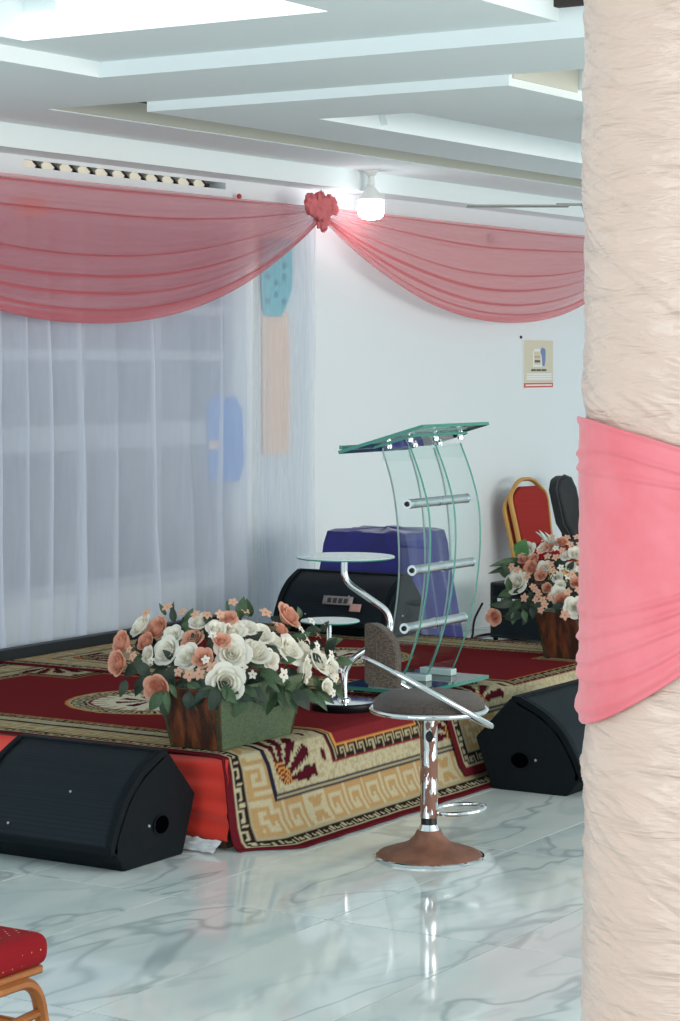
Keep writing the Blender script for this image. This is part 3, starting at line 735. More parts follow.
for x in LX:
    for y, z in ((5.16, 1.515), (5.27, 1.484)):
        B().lathe([(0.014, -0.02), (0.014, 0.012), (0.010, 0.024)], 14, c=loc((x + 0.03, y, z))).build('standoff', 'chrome', lc)
    B().box(x + 0.008 - 9.03, x + 0.014 - 9.03, -0.12, 0.03, 1.41 - RUG2, 1.475 - RUG2).build('clip_plate', 'lectern_glass', lc, smooth=False)
    B().box(x - 0.02 - 9.03, x + 0.03 - 9.03, -0.08, 0.09, PZ - RUG2, PZ + 0.03 - RUG2).build('base_clip', ['frosted_glass'], lc, smooth=False, bevel=0.004)

# ---------------------------------------------------------------- two-tier glass side table
tb0 = on_z(344, 704, RUG1 + 0.02); BX, BY = tb0.x, tb0.y
tt = thing('tiered_side_table', 'two-tier round glass side table on a bent chrome stem with black base', 'side table', (BX, BY, RUG1))
B().lathe([(0.137, 0.0), (0.14, 0.004), (0.14, 0.028), (0.134, 0.034), (0.02, 0.036)], 48).build('base_disc', 'black_smooth', tt)
B().lathe([(0.133, 0.0345), (0.02, 0.0365)], 48).build('base_cover', 'chrome', tt)
B().lathe([(0.03, 0.034), (0.03, 0.042), (0.02, 0.05)], 24).build('base_collar', 'chrome', tt)
D0 = FX * BX + FY * BY
def tl_(x, y): q = at_depth(x, y, D0); return (q.x - BX, q.y - BY, q.z - RUG1)
c0 = tl_(344.5, 600)
stem = fillet([tl_(344.5, 702), tl_(344.5, 664), tl_(391, 634), tl_(389, 612), tl_(344, 581), tl_(344.5, 557)], 0.075, 6)
B().tube(stem, 0.0145, 14).build('bent_stem', 'chrome', tt)
arm = fillet([tl_(344.5, 672), tl_(329, 664), tl_(329, 622)], 0.04, 5)
B().tube(arm, 0.012, 12).build('lower_stem', 'chrome', tt)
def disc(px, py, r, name):
    c = tl_(px, py); th = 0.009
    d = B().lathe([(0.001, -th), (r - 0.003, -th), (r, -th + 0.003)], 56, 1, c=c); d.lathe([(r, -th + 0.003), (r, -0.003)], 56, 1, c=c); d.lathe([(r, -0.003), (r - 0.003, 0), (0.001, 0)], 56, 0, c=c)
    o = d.build(name, ['frosted_glass', 'glass_edge'], tt)
    B().lathe([(0.04, -th - 0.008), (0.04, -th)], 20, c=c).build('disc_mount', 'chrome', o)
disc(345.5, 556, 0.213, 'upper_disc'); disc(330, 620, 0.128, 'lower_disc')

# ---------------------------------------------------------------- bar stool
sb = on_z(429, 857, 0)
bs = thing('bar_stool', 'brown upholstered bar stool with chrome hoop, worn chrome column and trumpet base', 'stool', (sb.x, sb.y, 0), math.atan2(RY, RX) + math.radians(20))
B().lathe([(0.200, 0.008), (0.185, 0.020), (0.150, 0.032), (0.110, 0.043), (0.078, 0.058), (0.056, 0.080), (0.044, 0.103)], 56).build('trumpet_base', 'rust_paint', bs)
B().lathe([(0.196, 0.0), (0.206, 0.001), (0.207, 0.009), (0.199, 0.011), (0.190, 0.004)], 56).build('base_rim', 'chrome', bs)
B().lathe([(0.041, 0.101), (0.036, 0.113), (0.032, 0.124)], 28).build('base_neck', 'chrome', bs)
B().lathe([(0.030, 0.122), (0.030, 0.150)], 28).build('black_collar', 'black_smooth', bs)
B().lathe([(0.033, 0.149), (0.033, 0.505), (0.037, 0.525)], 28).build('column', 'peeled_chrome', bs)
v0 = B().lathe([(0.001, -0.003), (0.014, -0.003), (0.014, 0.003), (0.001, 0.003)], 16, sy=1.5).build('lever_slot', 'black_smooth', bs)
dirc = math.atan2(-FY, -FX) - bs.rotation_euler.z
v0.matrix_local = Matrix.Rotation(dirc, 4, 'Z') @ Matrix.Translation((0.0335, 0, 0.455)) @ Matrix.Rotation(PI / 2, 4, 'Y') @ Matrix.Rotation(PI / 2, 4, 'Z')
B().tube([(0.03, 0.0, 0.165)] + [(0.125 - 0.095 * math.cos(a) , 0.085 * math.sin(a), 0.165 + 0.012 * (1 - math.cos(a)) / 2) for a in [0.25 + k * (2 * PI - 0.5) / 24 for k in range(25)]] + [(0.03, 0.0, 0.165)], 0.0095, 10).build('foot_ring', 'chrome', bs)
SEAT = 0.552
B().lathe([(0.04, SEAT - 0.03), (0.20, SEAT - 0.012), (0.21, SEAT)], 40).build('seat_pan', 'black_smooth', bs)
B().tube([(0.214 * math.cos(a), 0.214 * math.sin(a), SEAT) for a in [2 * PI * k / 56 for k in range(56)]], 0.0105, 10, closed=True).build('seat_ring', 'chrome', bs)
B().lathe([(0.20, SEAT - 0.004), (0.209, SEAT + 0.015), (0.206, SEAT + 0.034), (0.185, SEAT + 0.052), (0.13, SEAT + 0.062), (0.05, SEAT + 0.064), (0.005, SEAT + 0.064)], 48).build('seat_cushion', 'stool_fabric', bs)
hoop = []
for k in range(64):
    a = 2 * PI * k / 64; x = 0.242 * math.cos(a); y = 0.228 * math.sin(a)
    hoop.append((x - 0.006, y, 0.615 - 0.135 * math.cos(a) - 0.02 * math.sin(a) ** 2 * 0.5))
B().tube(hoop, 0.0105, 10, closed=True).build('hoop', 'chrome', bs)
def backpad(u, v, off):
    a = (u - 0.5) * 1.28; w_ = math.sin(PI * min(1, max(0, v))) ** 0.28
    # rounded crown outline
    hw = 1.0 if v < 0.45 else math.sqrt(max(0.0, 1 - ((v - 0.45) / 0.55) ** 2.4))
    aa = a * (0.15 + 0.85 * hw) if v >= 0.45 else a
    R_ = 0.232 + off
    return (-R_ * math.cos(aa) + 0.002, R_ * math.sin(aa), 0.655 + 0.225 * v)
def padmesh(o_in, o_out):
    nu, nv = 22, 16; b = B()
    b.grid(nu, nv, lambda u, v: backpad(u, v, o_in)); b.grid(nu, nv, lambda u, v: backpad(u, v, o_out)); w = nu + 1; o = w * (nv + 1)
    ring = [i for i in range(nu + 1)] + [j * w + nu for j in range(1, nv + 1)] + [nv * w + i for i in range(nu - 1, -1, -1)] + [j * w for j in range(nv - 1, 0, -1)]
    for i in range(len(ring)):
        a_, c_ = ring[i], ring[(i + 1) % len(ring)]; b.f.append((a_, c_, o + c_, o + a_)); b.m.append(0)
    return b
bk = padmesh(-0.032, 0.0).build('backrest', 'stool_fabric', bs, bevel=0.008)
padmesh(0.001, 0.010).build('backrest_shell', 'stool_weave', bk, bevel=0.004)

# ---------------------------------------------------------------- flower planters
def petal(b, phi, r0, h0, w, flare, curl, seed):
    def fn(u, v):
        uu = (u - 0.5) * 2
        prof = (0.45 + 0.55 * min(1, v / 0.45)) if v < 0.6 else math.sqrt(max(0.0, 1 - ((v - 0.6) / 0.46) ** 2 * 0.85))
        rr = r0 * (0.30 + 0.70 * min(1, v * 1.9) ** 0.7) + flare * v ** 2 + curl * max(0, v - 0.72) * 2.4 * (1 - 0.3 * uu * uu) - 0.05 * uu * uu * r0
        a = phi + uu * w * prof
        z = h0 * v * (1 - 0.10 * uu * uu * v) - max(0, v - 0.80) * curl * 1.6 + 0.04 * nz(uu * 2 + seed, v * 3, seed)
        return (rr * math.cos(a), rr * math.sin(a), z)
    b.grid(5, 6, fn)
def rose_mesh(name, m, seed, openness):
    rnd = random.Random(seed); b = B()
    for k in range(5): petal(b, 2 * PI * k / 5 + rnd.uniform(-.2, .2), 0.68, 0.78, 0.92, 0.20 * openness, 0.42 * openness, seed + k)
    for k in range(4): petal(b, 2 * PI * k / 4 + 0.5 + rnd.uniform(-.2, .2), 0.55, 0.92, 1.0, 0.10 * openness, 0.26 * openness, seed + 7 + k)
    for k in range(4): petal(b, 2 * PI * k / 4 + rnd.uniform(-.2, .2), 0.42, 0.99, 1.0, 0.05 * openness, 0.14 * openness, seed + 13 + k)
    for k in range(3): petal(b, 2 * PI * k / 3 + 0.3, 0.28, 1.0, 1.25, 0.02, 0.05, seed + 17 + k)
    for k in range(2): petal(b, PI * k + 0.3, 0.14, 0.97, 1.6, 0.02, 0.0, seed + 23 + k)
    b.lathe([(0.05, -0.12), (0.22, -0.04), (0.5, 0.16), (0.42, 0.3)], 10)
    return b.mesh(name, m, True, 70)
ROSE = {'p': [rose_mesh('rose', 'rose_peach', 3, 0.6), rose_mesh('rose', 'rose_peach', 31, 0.9)], 'w': [rose_mesh('rose', 'rose_white', 5, 1.0), rose_mesh('rose', 'rose_white', 51, 1.25)]}
def blossom_mesh(m):
    b = B()
    for k in range(5):
        a = 2 * PI * k / 5
        def fn(u, v, a=a):
            uu = (u - 0.5) * 2; w = 0.34 * math.sin(PI * (0.08 + 0.9 * v)); x = 0.12 + 0.88 * v; y = uu * w
            return (x * math.cos(a) - y * math.sin(a), x * math.sin(a) + y * math.cos(a), 0.25 + 0.35 * v - 0.35 * v * v)
        b.grid(2, 3, fn, 0)
    b.lathe([(0.14, 0.2), (0.12, 0.38), (0.02, 0.44)], 8, 1); b.lathe([(0.03, -0.3), (0.14, 0.24)], 6, 0)
    return b.mesh('blossom', [m, 'blossom_eye'], True, 60)
BLOS = {'p': blossom_mesh('blossom_peach'), 'w': blossom_mesh('blossom_white')}
def leaf_mesh(m, wid=0.30, bend=0.3):
    def fn(u, v):
        uu = (u - 0.5) * 2; w = wid * max(0.0, math.sin(PI * min(1, 0.04 + 0.96 * v))) ** 0.8 * (1.1 - 0.5 * v)
        return (v, uu * w, 0.12 * abs(uu) * (1 - v) + bend * v * (1 - v) * 1.2 - 0.25 * bend * v * v)
    return B().grid(4, 7, fn).mesh('leaf', m, True, 80)
LEAF = [leaf_mesh('leaf_dark'), leaf_mesh('leaf_green'), leaf_mesh('leaf_dark', 0.36, 0.45), leaf_mesh('leaf_green', 0.2, 0.5)]
LEAFX = {'bright': leaf_mesh('leaf_bright', 0.5, 0.2), 'long': leaf_mesh('leaf_green', 0.12, 0.25), 'silver': leaf_mesh('leaf_silver', 0.10, 0.3)}
def orient(d, spin=0.0):
    return (Vector(d).to_track_quat('Z', 'Y').to_matrix().to_4x4() @ Matrix.Rotation(spin, 4, 'Z'))
def planter(label, x0, y0, z0, cat='planter'):
    w, dpt, h = 0.50, 0.235, 0.235; fl = 0.055
    t = thing('flower_planter', label, cat, (x0 + w / 2, y0 + dpt / 2, z0))
    a, b_ = w / 2, dpt / 2
    lo = [(-a, -b_), (a, -b_), (a, b_), (-a, b_)]; hi = [(-a - fl, -b_ - fl * .5), (a + fl, -b_ - fl * .5), (a + fl, b_ + fl * .5), (-a - fl, b_ + fl * .5)]
    th = 0.014
    names = ['front_panel', 'end_panel', 'back_panel', 'end_panel']; ms = ['planter_green', 'planter_brown', 'planter_green', 'planter_brown']
    for k in range(4):
        p, q = lo[k], lo[(k + 1) % 4]; r, s = hi[(k + 1) % 4], hi[k]
        outv = Vector((q[1] - p[1], -(q[0] - p[0]), 0)).normalized() * th
        b = B(); pts = [Vector((*p, 0)), Vector((*q, 0)), Vector((*r, h)), Vector((*s, h))]
        b.add(pts + [v - outv for v in pts], [(0, 1, 2, 3), (7, 6, 5, 4), (0, 4, 5, 1), (1, 5, 6, 2), (2, 6, 7, 3), (3, 7, 4, 0)])
        b.build(names[k], ms[k], t, smooth=False)
    b = B(); b.add([Vector((*p, 0.004)) for p in lo] + [Vector((v[0] * .96, v[1] * .92, h * 0.9)) for v in hi], [(0, 1, 2, 3), (4, 5, 6, 7), (0, 1, 5, 4), (1, 2, 6, 5), (2, 3, 7, 6), (3, 0, 4, 7)])
    b.build('foam_filling', 'soil_foam', t, smooth=False)
    return t
def fill(t, flowers, blossoms, leaves, depth_of, core, rnd):
    root = Vector(t.location) + Vector((0, 0, 0.20)); back = Vector((-FX, -FY, 0))
    sp = B()
    def put_at(name, me, p, d, s, spin):
        o = put(name, me, t); o.matrix_local = Matrix.Translation(Vector(p) - Vector(t.location)) @ orient(d, spin) @ Matrix.Scale(s, 4); return o
    def outward(p):
        d = (Vector(p) - core); d.z = d.z * 1.3 + 0.03; d.normalize(); return (d * 0.75 + back * 0.65 + Vector((rnd.uniform(-.2, .2), rnd.uniform(-.2, .2), rnd.uniform(-.1, .25)))).normalized()
    for (px, py, kind, dia) in flowers:
        p = at_depth(px, py, depth_of(px, py)); dd = outward(p); s = dia / FPX * depth_of(px, py) * 0.5 * 1.22
        put_at('rose', ROSE[kind][rnd.randrange(2)], p - dd * s * 0.5, dd, s, rnd.uniform(0, 6))
        b0 = p - dd * s * 0.7; mid = (b0 + root) * 0.5 + Vector((0, 0, 0.03)); q = root + (b0 - root) * Vector((0.55, 0.55, 0)).length * 0.0 + Vector(((b0.x - root.x) * 0.55, (b0.y - root.y) * 0.45, 0))
        lo_ = Vector(t.location)
        stem_o = B().tube([b0 - lo_, (b0 * 0.5 + q * 0.5) - lo_, q - lo_], 0.0028, 5).build('stem', 'stem_green', t)
    for (px, py, kind, dia) in blossoms:
        dep = depth_of(px, py) - 0.03; p = at_depth(px, py, dep); dd = outward(p); s = dia / FPX * dep * 0.58
        put_at('blossom', BLOS[kind], p, dd, s, rnd.uniform(0, 6))
    for (px, py, lenpx, ang, m_) in leaves:
        dep = depth_of(px, py) + rnd.uniform(0.0, 0.05); p = at_depth(px, py, dep)
        a = math.radians(ang); dirv = Vector((RX * math.cos(a), RY * math.cos(a), math.sin(a))) + back * rnd.uniform(-0.1, 0.5); dirv.normalize()
        sc = lenpx / FPX * dep
        zax = (back + Vector((rnd.uniform(-.5, .5), rnd.uniform(-.5, .5), rnd.uniform(0.1, 0.9)))); yax = zax.cross(dirv).normalized(); zax = dirv.cross(yax)
        M_ = Matrix((dirv, yax, zax)).transposed().to_4x4()
        o = put('leaf', LEAFX[m_] if isinstance(m_, str) else LEAF[m_], t); o.matrix_local = Matrix.Translation(p - Vector(t.location)) @ M_ @ Matrix.Scale(sc, 4)

rnd = random.Random(21)
pl = planter('trapezoid planter with green front and brown end on the stage corner, white and peach roses', 7.212, 5.055, RUG1)
flw = [(122, 643, 'p', 24), (118, 663, 'p', 24), (157, 688, 'p', 26), (157, 629, 'p', 23), (193, 639, 'p', 20), (203, 658, 'p', 18), (222, 641, 'p', 15), (288, 616, 'p', 24), (229, 619, 'p', 15), (281, 629, 'p', 14), (146, 642, 'p', 18),
       (141, 626, 'w', 21), (167, 651, 'w', 24), (188, 657, 'w', 22), (232, 654, 'w', 27), (254, 652, 'w', 27), (226, 682, 'w', 30), (259, 634, 'w', 24), (200, 622, 'w', 18), (289, 650, 'w', 26), (305, 671, 'w', 22), (319, 662, 'w', 22), (304, 648, 'w', 18),
       (232, 631, 'w', 21), (273, 640, 'w', 20), (331, 669, 'w', 16), (173, 635, 'w', 16), (216, 629, 'w', 16), (327, 687, 'w', 12), (246, 628, 'w', 18), (148, 655, 'w', 15), (270, 660, 'w', 16)]
blo = [(147, 614, 'p', 12), (168, 608, 'p', 11), (233, 603, 'p', 10), (265, 614, 'p', 13), (190, 675, 'p', 13), (200, 674, 'p', 12), (213, 668, 'p', 13), (134, 657, 'p', 11), (183, 613, 'p', 10), (220, 615, 'p', 10), (323, 625, 'p', 11), (317, 636, 'p', 10),
       (294, 624, 'p', 10), (196, 615, 'p', 10), (207, 616, 'p', 10), (160, 618, 'p', 9), (130, 650, 'p', 9), (245, 612, 'p', 9), (282, 675, 'w', 14), (242, 668, 'w', 11), (306, 640, 'w', 11), (316, 646, 'w', 10), (300, 630, 'w', 10), (252, 675, 'w', 9), (330, 655, 'w', 10),
       (335, 678, 'w', 10), (206, 660, 'w', 9), (152, 661, 'w', 9), (213, 636, 'w', 9), (332, 693, 'w', 9), (340, 672, 'w', 9), (275, 625, 'p', 9), (311, 622, 'w', 9), (179, 672, 'p', 10)]
lvs = [(232, 696, 22, -10, 0), (215, 690, 22, 200, 2), (150, 675, 18, 230, 0), (125, 680, 18, 255, 0), (165, 668, 20, 220, 0), (180, 668, 22, 210, 0), (260, 672, 24, -20, 1), (275, 684, 20, -60, 1), (300, 686, 22, -50, 1), (262, 690, 20, -80, 1), (318, 690, 22, -40, 3),
       (250, 664, 16, -10, 1), (195, 648, 16, 100, 0), (210, 648, 16, 60, 2), (175, 622, 16, 100, 0), (187, 624, 18, 70, 1), (240, 618, 22, 80, 1), (250, 616, 20, 100, 1), (228, 612, 12, 95, 3), (210, 624, 14, 120, 2), (297, 640, 16, 30, 1), (326, 645, 18, 20, 1), (310, 655, 16, -30, 0), (336, 660, 18, -10, 1),
       (150, 634, 14, 60, 1), (165, 640, 16, 20, 2), (205, 690, 20, 240, 0), (245, 690, 24, -40, 0), (290, 668, 18, -70, 2), (335, 686, 16, -60, 1), (140, 665, 20, 215, 2), (183, 684, 18, 250, 0), (200, 684, 18, 260, 2), (172, 660, 14, 130, 0), (222, 668, 18, 190, 0), (267, 648, 14, -20, 2), (281, 662, 16, 10, 1),
       (313, 676, 22, -70, 3), (325, 676, 22, -50, 3), (285, 690, 26, -60, 3), (253, 684, 30, -65, 3), (172, 612, 12, 80, 3), (166, 615, 14, 120, 3), (322, 632, 14, 60, 0), (300, 618, 12, 100, 1)]
for k in range(60): lvs.append((rnd.uniform(135, 330), rnd.uniform(625, 688), rnd.uniform(14, 22), rnd.uniform(0, 360), rnd.choice([0, 0, 2, 1])))
for k in range(46): lvs.append((rnd.uniform(158, 318), rnd.uniform(680, 695), rnd.uniform(16, 26), rnd.uniform(180, 360), rnd.choice([0, 0, 2, 1, 1, 3])))
flower_core = Vector(pl.location) + Vector((0, 0.05, 0.25))
def dL(px, py):
    rim = 8.73 + (px - 221) / 91 * 0.52 if px > 221 else 8.73 + (221 - max(px, 150)) / 68 * 0.20
    return rim + max(0, 692 - py) / 75 * 0.30 - (0.10 if px < 172 and py > 676 else 0)
# the filler leaves sit deeper inside the bunch than the named ones
fill(pl, flw, blo, lvs[:45], dL, flower_core, rnd)
fill(pl, [], [], lvs[105:], lambda a, b_: dL(a, b_) - 0.03, flower_core, rnd)
fill(pl, [], [], lvs[45:105], lambda a, b_: dL(a, b_) + 0.05, flower_core, rnd)

rnd = random.Random(5)
pr = planter('trapezoid planter with brown end below the amplifier, peach blossoms and white roses', 10.345, 5.03, RUG2)
flw2 = [(494, 617, 'p', 14), (524, 558, 'p', 13), (531, 567, 'p', 13), (562, 601, 'p', 15), (541, 575, 'p', 11), (549, 547, 'p', 11), (547, 588, 'p', 10), (562, 542, 'p', 11), (576, 583, 'p', 11), (534, 559, 'p', 10),
        (517, 582, 'w', 18), (527, 550, 'w', 15), (544, 548, 'w', 11), (558, 595, 'w', 13), (575, 607, 'w', 16), (544, 567, 'w', 11), (557, 577, 'w', 10), (575, 553, 'w', 11), (571, 567, 'w', 9), (566, 556, 'w', 9), (560, 585, 'w', 9), (590, 560, 'w', 12), (595, 590, 'p', 13), (605, 575, 'w', 12), (600, 610, 'p', 12)]
blo2 = [(512, 567, 'p', 8), (518, 570, 'p', 8), (525, 598, 'p', 9), (543, 600, 'p', 8), (539, 594, 'p', 8), (545, 605, 'p', 8), (565, 615, 'p', 10), (551, 565, 'p', 8), (528, 577, 'p', 8), (568, 592, 'p', 8), (553, 571, 'p', 8), (562, 551, 'p', 8), (556, 558, 'p', 8), (548, 557, 'p', 8), (570, 545, 'p', 8),
        (536, 590, 'p', 7), (541, 610, 'p', 7), (550, 598, 'p', 7), (572, 575, 'p', 8), (540, 552, 'p', 7), (556, 549, 'w', 7), (568, 577, 'w', 7), (578, 570, 'w', 7), (561, 568, 'w', 7), (536, 600, 'p', 7), (578, 590, 'p', 7), (533, 587, 'p', 7), (580, 560, 'p', 7), (580, 545, 'p', 8), (552, 538, 'p', 8), (577, 538, 'p', 8), (567, 538, 'p', 7), (545, 540, 'p', 7)]
lvs2 = [(520, 556, 20, 75, 'bright'), (518, 560, 32, 190, 'long'), (512, 565, 26, 200, 'long'), (515, 590, 18, 200, 1), (512, 600, 20, 200, 0), (520, 600, 18, 230, 1), (505, 618, 22, 10, 0), (530, 605, 16, 240, 0), (512, 578, 16, 150, 1), (552, 545, 22, 140, 'silver'), (548, 545, 20, 120, 'silver'), (556, 545, 18, 130, 'silver'),
        (510, 590, 14, 100, 1), (525, 588, 14, 200, 0), (553, 585, 14, 80, 1), (550, 578, 12, 30, 1), (568, 570, 12, 60, 0), (580, 615, 14, 270, 1), (505, 605, 16, 180, 3), (516, 612, 14, 250, 1), (528, 615, 12, 240, 0), (508, 575, 14, 120, 0)]
for k in range(55): lvs2.append((rnd.uniform(512, 605), rnd.uniform(550, 608), rnd.uniform(10, 16), rnd.uniform(0, 360), rnd.choice([0, 0, 1, 2])))
for k in range(16): lvs2.append((rnd.uniform(522, 600), rnd.uniform(600, 613), rnd.uniform(10, 16), rnd.uniform(180, 360), rnd.choice([0, 0, 2, 1])))
core2 = Vector(pr.location) + Vector((0, 0.05, 0.25))
def dR(px, py): return 11.53 - (min(max(px, 515), 600) - 527) / 63 * 0.17 + max(0, 608 - py) / 70 * 0.28
fill(pr, flw2, blo2, lvs2[:22], dR, core2, rnd)
fill(pr, [], [], lvs2[77:], lambda a, b_: dR(a, b_) - 0.03, core2, rnd)
fill(pr, [], [], lvs2[22:77], lambda a, b_: dR(a, b_) + 0.05, core2, rnd)

# ---------------------------------------------------------------- amplifier box and cable
am = thing('amplifier', 'black amplifier box on the floor below the stacked red chairs', 'amplifier', (13.56, 6.95, 0))
B().box(0.0, 0.32, -0.28, 0.36, 0.015, 0.385).build('cabinet', 'black_smooth', am, bevel=0.012)
B().box(-0.006, 0.0, -0.25, 0.33, 0.04, 0.28).build('speaker_grille', 'monitor_grille', am, smooth=False)
B().box(-0.006, 0.0, -0.25, 0.33, 0.295, 0.365).build('control_panel', 'black_plastic', am, smooth=False)
for k in range(6): B().box(-0.012, -0.006, 0.27 - k * 0.035, 0.295 - k * 0.035, 0.262, 0.282).build('logo_letters', 'logo_white', am, smooth=False)
for x in (0.03, 0.29):
    for y in (-0.25, 0.33): B().lathe([(0.016, 0), (0.018, 0.015)], 10, c=(x, y, 0)).build('rubber_foot', 'black_plastic', am)
tag(B().tube(smooth_path([(13.50, 7.33, 0.25), (13.48, 7.38, 0.14), (13.49, 7.40, 0.04), (13.52, 7.42, 0.008), (13.7, 7.45, 0.008), (13.9, 7.40, 0.008)], 6), 0.008, 8).build('power_cable', 'black_smooth'), 'thin black cable hanging beside the amplifier', 'cable')

# ---------------------------------------------------------------- banquet chairs
def banquet_chair(label, loc_, rz, fabric='red_chair_fabric', back_fabric='red_back_fabric', frame='gold_frame', group=None):
    t = thing('banquet_chair', label, 'chair', loc_, rz, group)
    B().box(-0.21, 0.215, -0.205, 0.205, 0.405, 0.485).build('seat', fabric, t, bevel=0.032, seg=4)
    B().box(-0.20, 0.200, -0.192, 0.192, 0.385, 0.408).build('seat_frame', frame, t, bevel=0.008)
    for s in (-1, 1):
        y = s * 0.185
        B().tube(fillet([(0.02, y, 0.378), (0.175, y, 0.378), (0.262, y, 0.0)], 0.09, 7), 0.019, 8, ry=0.015).build('leg', frame, t)
        B().tube(fillet([(0.02, y, 0.378), (-0.17, y, 0.378), (-0.26, y, 0.0)], 0.09, 7), 0.019, 8, ry=0.015).build('leg', frame, t)
        B().tube([(-0.205, y, 0.27), (0.195, y, 0.295)], 0.011, 8).build('stretcher', frame, t)
    B().tube([(0.185, -0.185, 0.262), (0.185, 0.185, 0.262)], 0.009, 8).build('stretcher', frame, t)
    lean = lambda z: -0.19 - (z - 0.42) * 0.20
    half = [(0.175, 0.40), (0.185, 0.60), (0.205, 0.80), (0.195, 0.855), (0.10, 0.935), (0.045, 0.955)]
    loop = [(-a, z) for a, z in half] + [(a, z) for a, z in half[::-1]]
    B().tube(fillet([(lean(z), y, z) for y, z in loop], 0.03, 4), 0.0145, 8, ry=0.02).build('back_frame', frame, t)
    pad = [(-0.165, 0.50), (0.165, 0.50), (0.172, 0.62), (0.190, 0.80), (0.178, 0.85), (0.085, 0.905), (-0.085, 0.905), (-0.178, 0.85), (-0.190, 0.80), (-0.172, 0.62)]
    B().prism(pad, lambda p, a: (lean(p[1]) + a, p[0], p[1]), -0.016, 0.026).build('backrest', back_fabric, t, bevel=0.012, seg=3)
    return t
banquet_chair('red dotted banquet chair with gold tube frame on the open marble floor', (4.075, 3.70, 0), 0)
for k, lab in enumerate(('red banquet chair with gold frame, lower of the stacked pair by the wall', 'red banquet chair with gold frame, upper of the stacked pair by the wall')):
    rz = math.radians(-101); f_ = 0.05 * k
    banquet_chair(lab, (14.42 + f_ * math.cos(rz), 7.27 + f_ * math.sin(rz), 0.075 * k), rz, frame='gold_paint', group='red chairs stacked by the wall')

# ---------------------------------------------------------------- guitar bag leaning on the wall
gb = thing('guitar_bag', 'black padded guitar bag leaning upright against the white wall', 'guitar bag', (15.12, 7.30, 0.0), 0)
outl = [(-0.20, 0.02), (0.20, 0.02), (0.225, 0.14), (0.19, 0.26), (0.205, 0.36), (0.16, 0.46), (0.085, 0.54), (0.075, 0.66), (0.10, 0.74), (0.11, 0.96), (0.085, 1.04), (0.02, 1.075), (-0.055, 1.06), (-0.10, 0.99), (-0.11, 0.74), (-0.075, 0.66), (-0.085, 0.54), (-0.16, 0.46), (-0.205, 0.36), (-0.19, 0.26), (-0.225, 0.14)]
Mg = Matrix.Rotation(math.radians(-9), 4, 'X') @ Matrix.Rotation(math.radians(-12), 4, 'Y')
Mz = Matrix.Rotation(math.radians(-28), 4, 'Z')
outl = [(a * 0.8, z) for a, z in outl]
g = B().prism(outl, lambda p, a: tuple(Mg @ (Mz @ Vector((p[0], a, p[1])))), -0.07, 0.07).build('bag_body', 'gig_bag', gb, bevel=0.025, seg=3)
B().tube([tuple(Mg @ (Mz @ Vector((p[0] * 1.0, -0.045, p[1])))) for p in outl], 0.006, 6, closed=True).build('bag_zip', 'gig_bag_trim', gb)

# ---------------------------------------------------------------- wrapped column
CD = 5.0; CR = 0.28
cl = (582 - 340) / FPX * CD + CR * 1.0
CX, CY = FX * CD + RX * cl, FY * CD + RY * cl
colm = thing('wrapped_column', 'round column wrapped in crinkled cream satin cloth', 'column', (CX, CY, 0))
def wr(th, z):
    s = z + 0.10 * th + 0.05 * nz(th * 0.8, z * 1.5, 4.0)          # folds slant round the shaft
    a = nz(th * 1.1, s * 7, 1.0); b_ = nz(th * 1.0 + 5, s * 26 + 1.2 * a, 2.0); c_ = nz(th * 2.2, s * 52 + 1.4 * b_, 3.0)
    k = 0.45 + 0.9 * max(0.0, 0.5 + nz(th * 0.9 + 3, z * 2.2, 6.0))     # some stretches are smooth, some puckered
    r = ((1 - abs(b_)) ** 4 * 0.010 + (1 - abs(c_)) ** 4 * 0.006) * k * 0.8 + a * 0.002 - 0.008
    ph = (z + 0.2 * th) % 0.62                                           # overlapping turns of the wrap
    r += 0.009 * sstep(0.0, 0.015, ph) * (1 - sstep(0.015, 0.40, ph))
    return r
NT, NZ_ = 320, 620
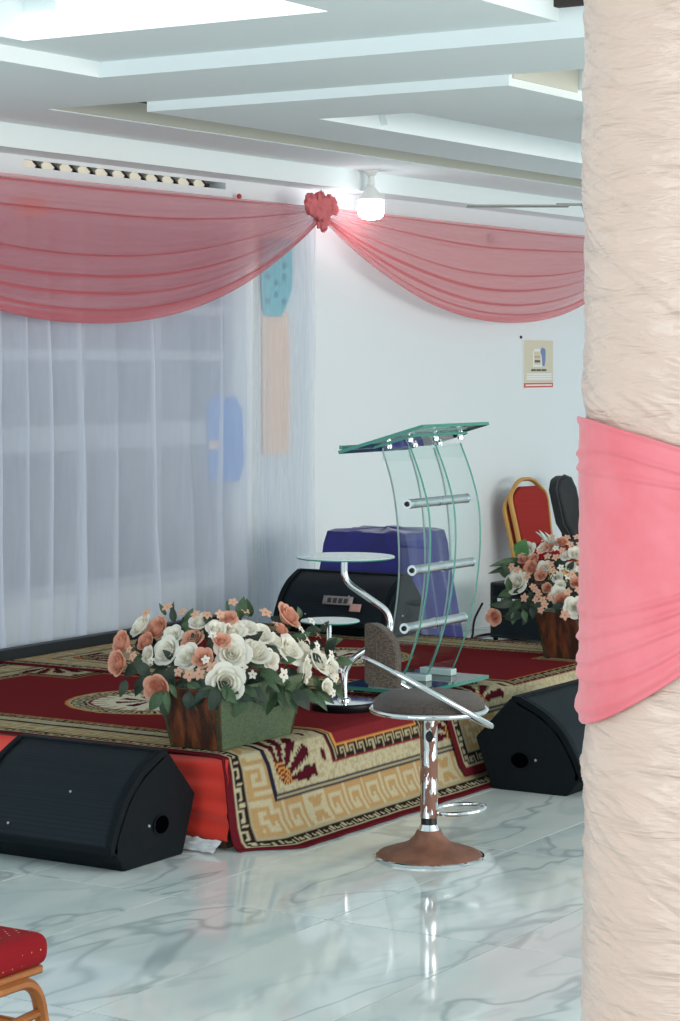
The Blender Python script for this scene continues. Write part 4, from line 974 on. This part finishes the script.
def colfn(u, v):
    th = 2 * PI * u; z = 3.05 * v; r = CR - 0.004 + (wr(th, z) * min(1, (1 - abs(2 * u - 1)) * 20)) * 0.6
    if 0.98 < z < 1.78: r = min(r, CR - 0.001) - 0.008 * sstep(0.98, 1.06, z) * (1 - sstep(1.72, 1.78, z))
    return (r * math.cos(th), r * math.sin(th), z)
# phase the seam to the far side from the camera
seam = math.atan2(FY, FX)
def colrot(u, v):
    x, y, z = colfn(u, v); c, s = math.cos(seam), math.sin(seam); return (x * c - y * s, x * s + y * c, z)
B().grid(NT, NZ_, colrot).build('satin_wrap', 'column_satin', colm, smooth=True, angle=180)
B().lathe([(CR - 0.04, 0.0), (CR - 0.04, 3.04)], 48).build('shaft', 'wall_paint', colm)
# coral sash round the column
toward = math.atan2(-FY, -FX)      # angle that faces the camera
def sash(u, v):
    a = toward + (u - 0.5) * 2 * PI                        # u = .5 faces the camera; smaller u is seen on the left
    q = (u - 0.5) * 2 * PI                                 # signed angle from the camera direction, negative = left
    left = -q
    top = 1.630 + 0.095 * math.sin(left)
    bot = 1.275 - 0.215 * math.sin(left)
    z = bot + (top - bot) * v
    f = v + 0.05 * nz(q * 1.2, v * 3, 5)
    fold = 0
    for (c_, w_, h_) in ((0.05, 0.035, 0.010), (0.14, 0.022, 0.008), (0.21, 0.016, 0.007), (0.28, 0.014, 0.008), (0.36, 0.012, 0.006), (0.83, 0.012, 0.006), (0.90, 0.012, 0.007), (0.985, 0.02, 0.005)):
        cc = c_ + 0.05 * nz(q * 0.9, c_ * 9, 3); x_ = (v - cc) / w_
        fold += h_ * (math.exp(-x_ * x_) if x_ > 0 else math.exp(-(x_ * 2.6) ** 2))
    r = CR + 0.004 + fold + 0.0018 * nz(q * 3, v * 9, 8) + 0.0016 * nz(q * 8 + v * 6, v * 26, 9)
    return (r * math.cos(a), r * math.sin(a), z)
so = B().grid(200, 110, sash).build('column_sash', 'sash_pink', smooth=True, angle=180, thick=0.003); so.location = (CX, CY, 0)
tag(so, 'coral pink fabric sash tied around the cream wrapped column', 'sash')
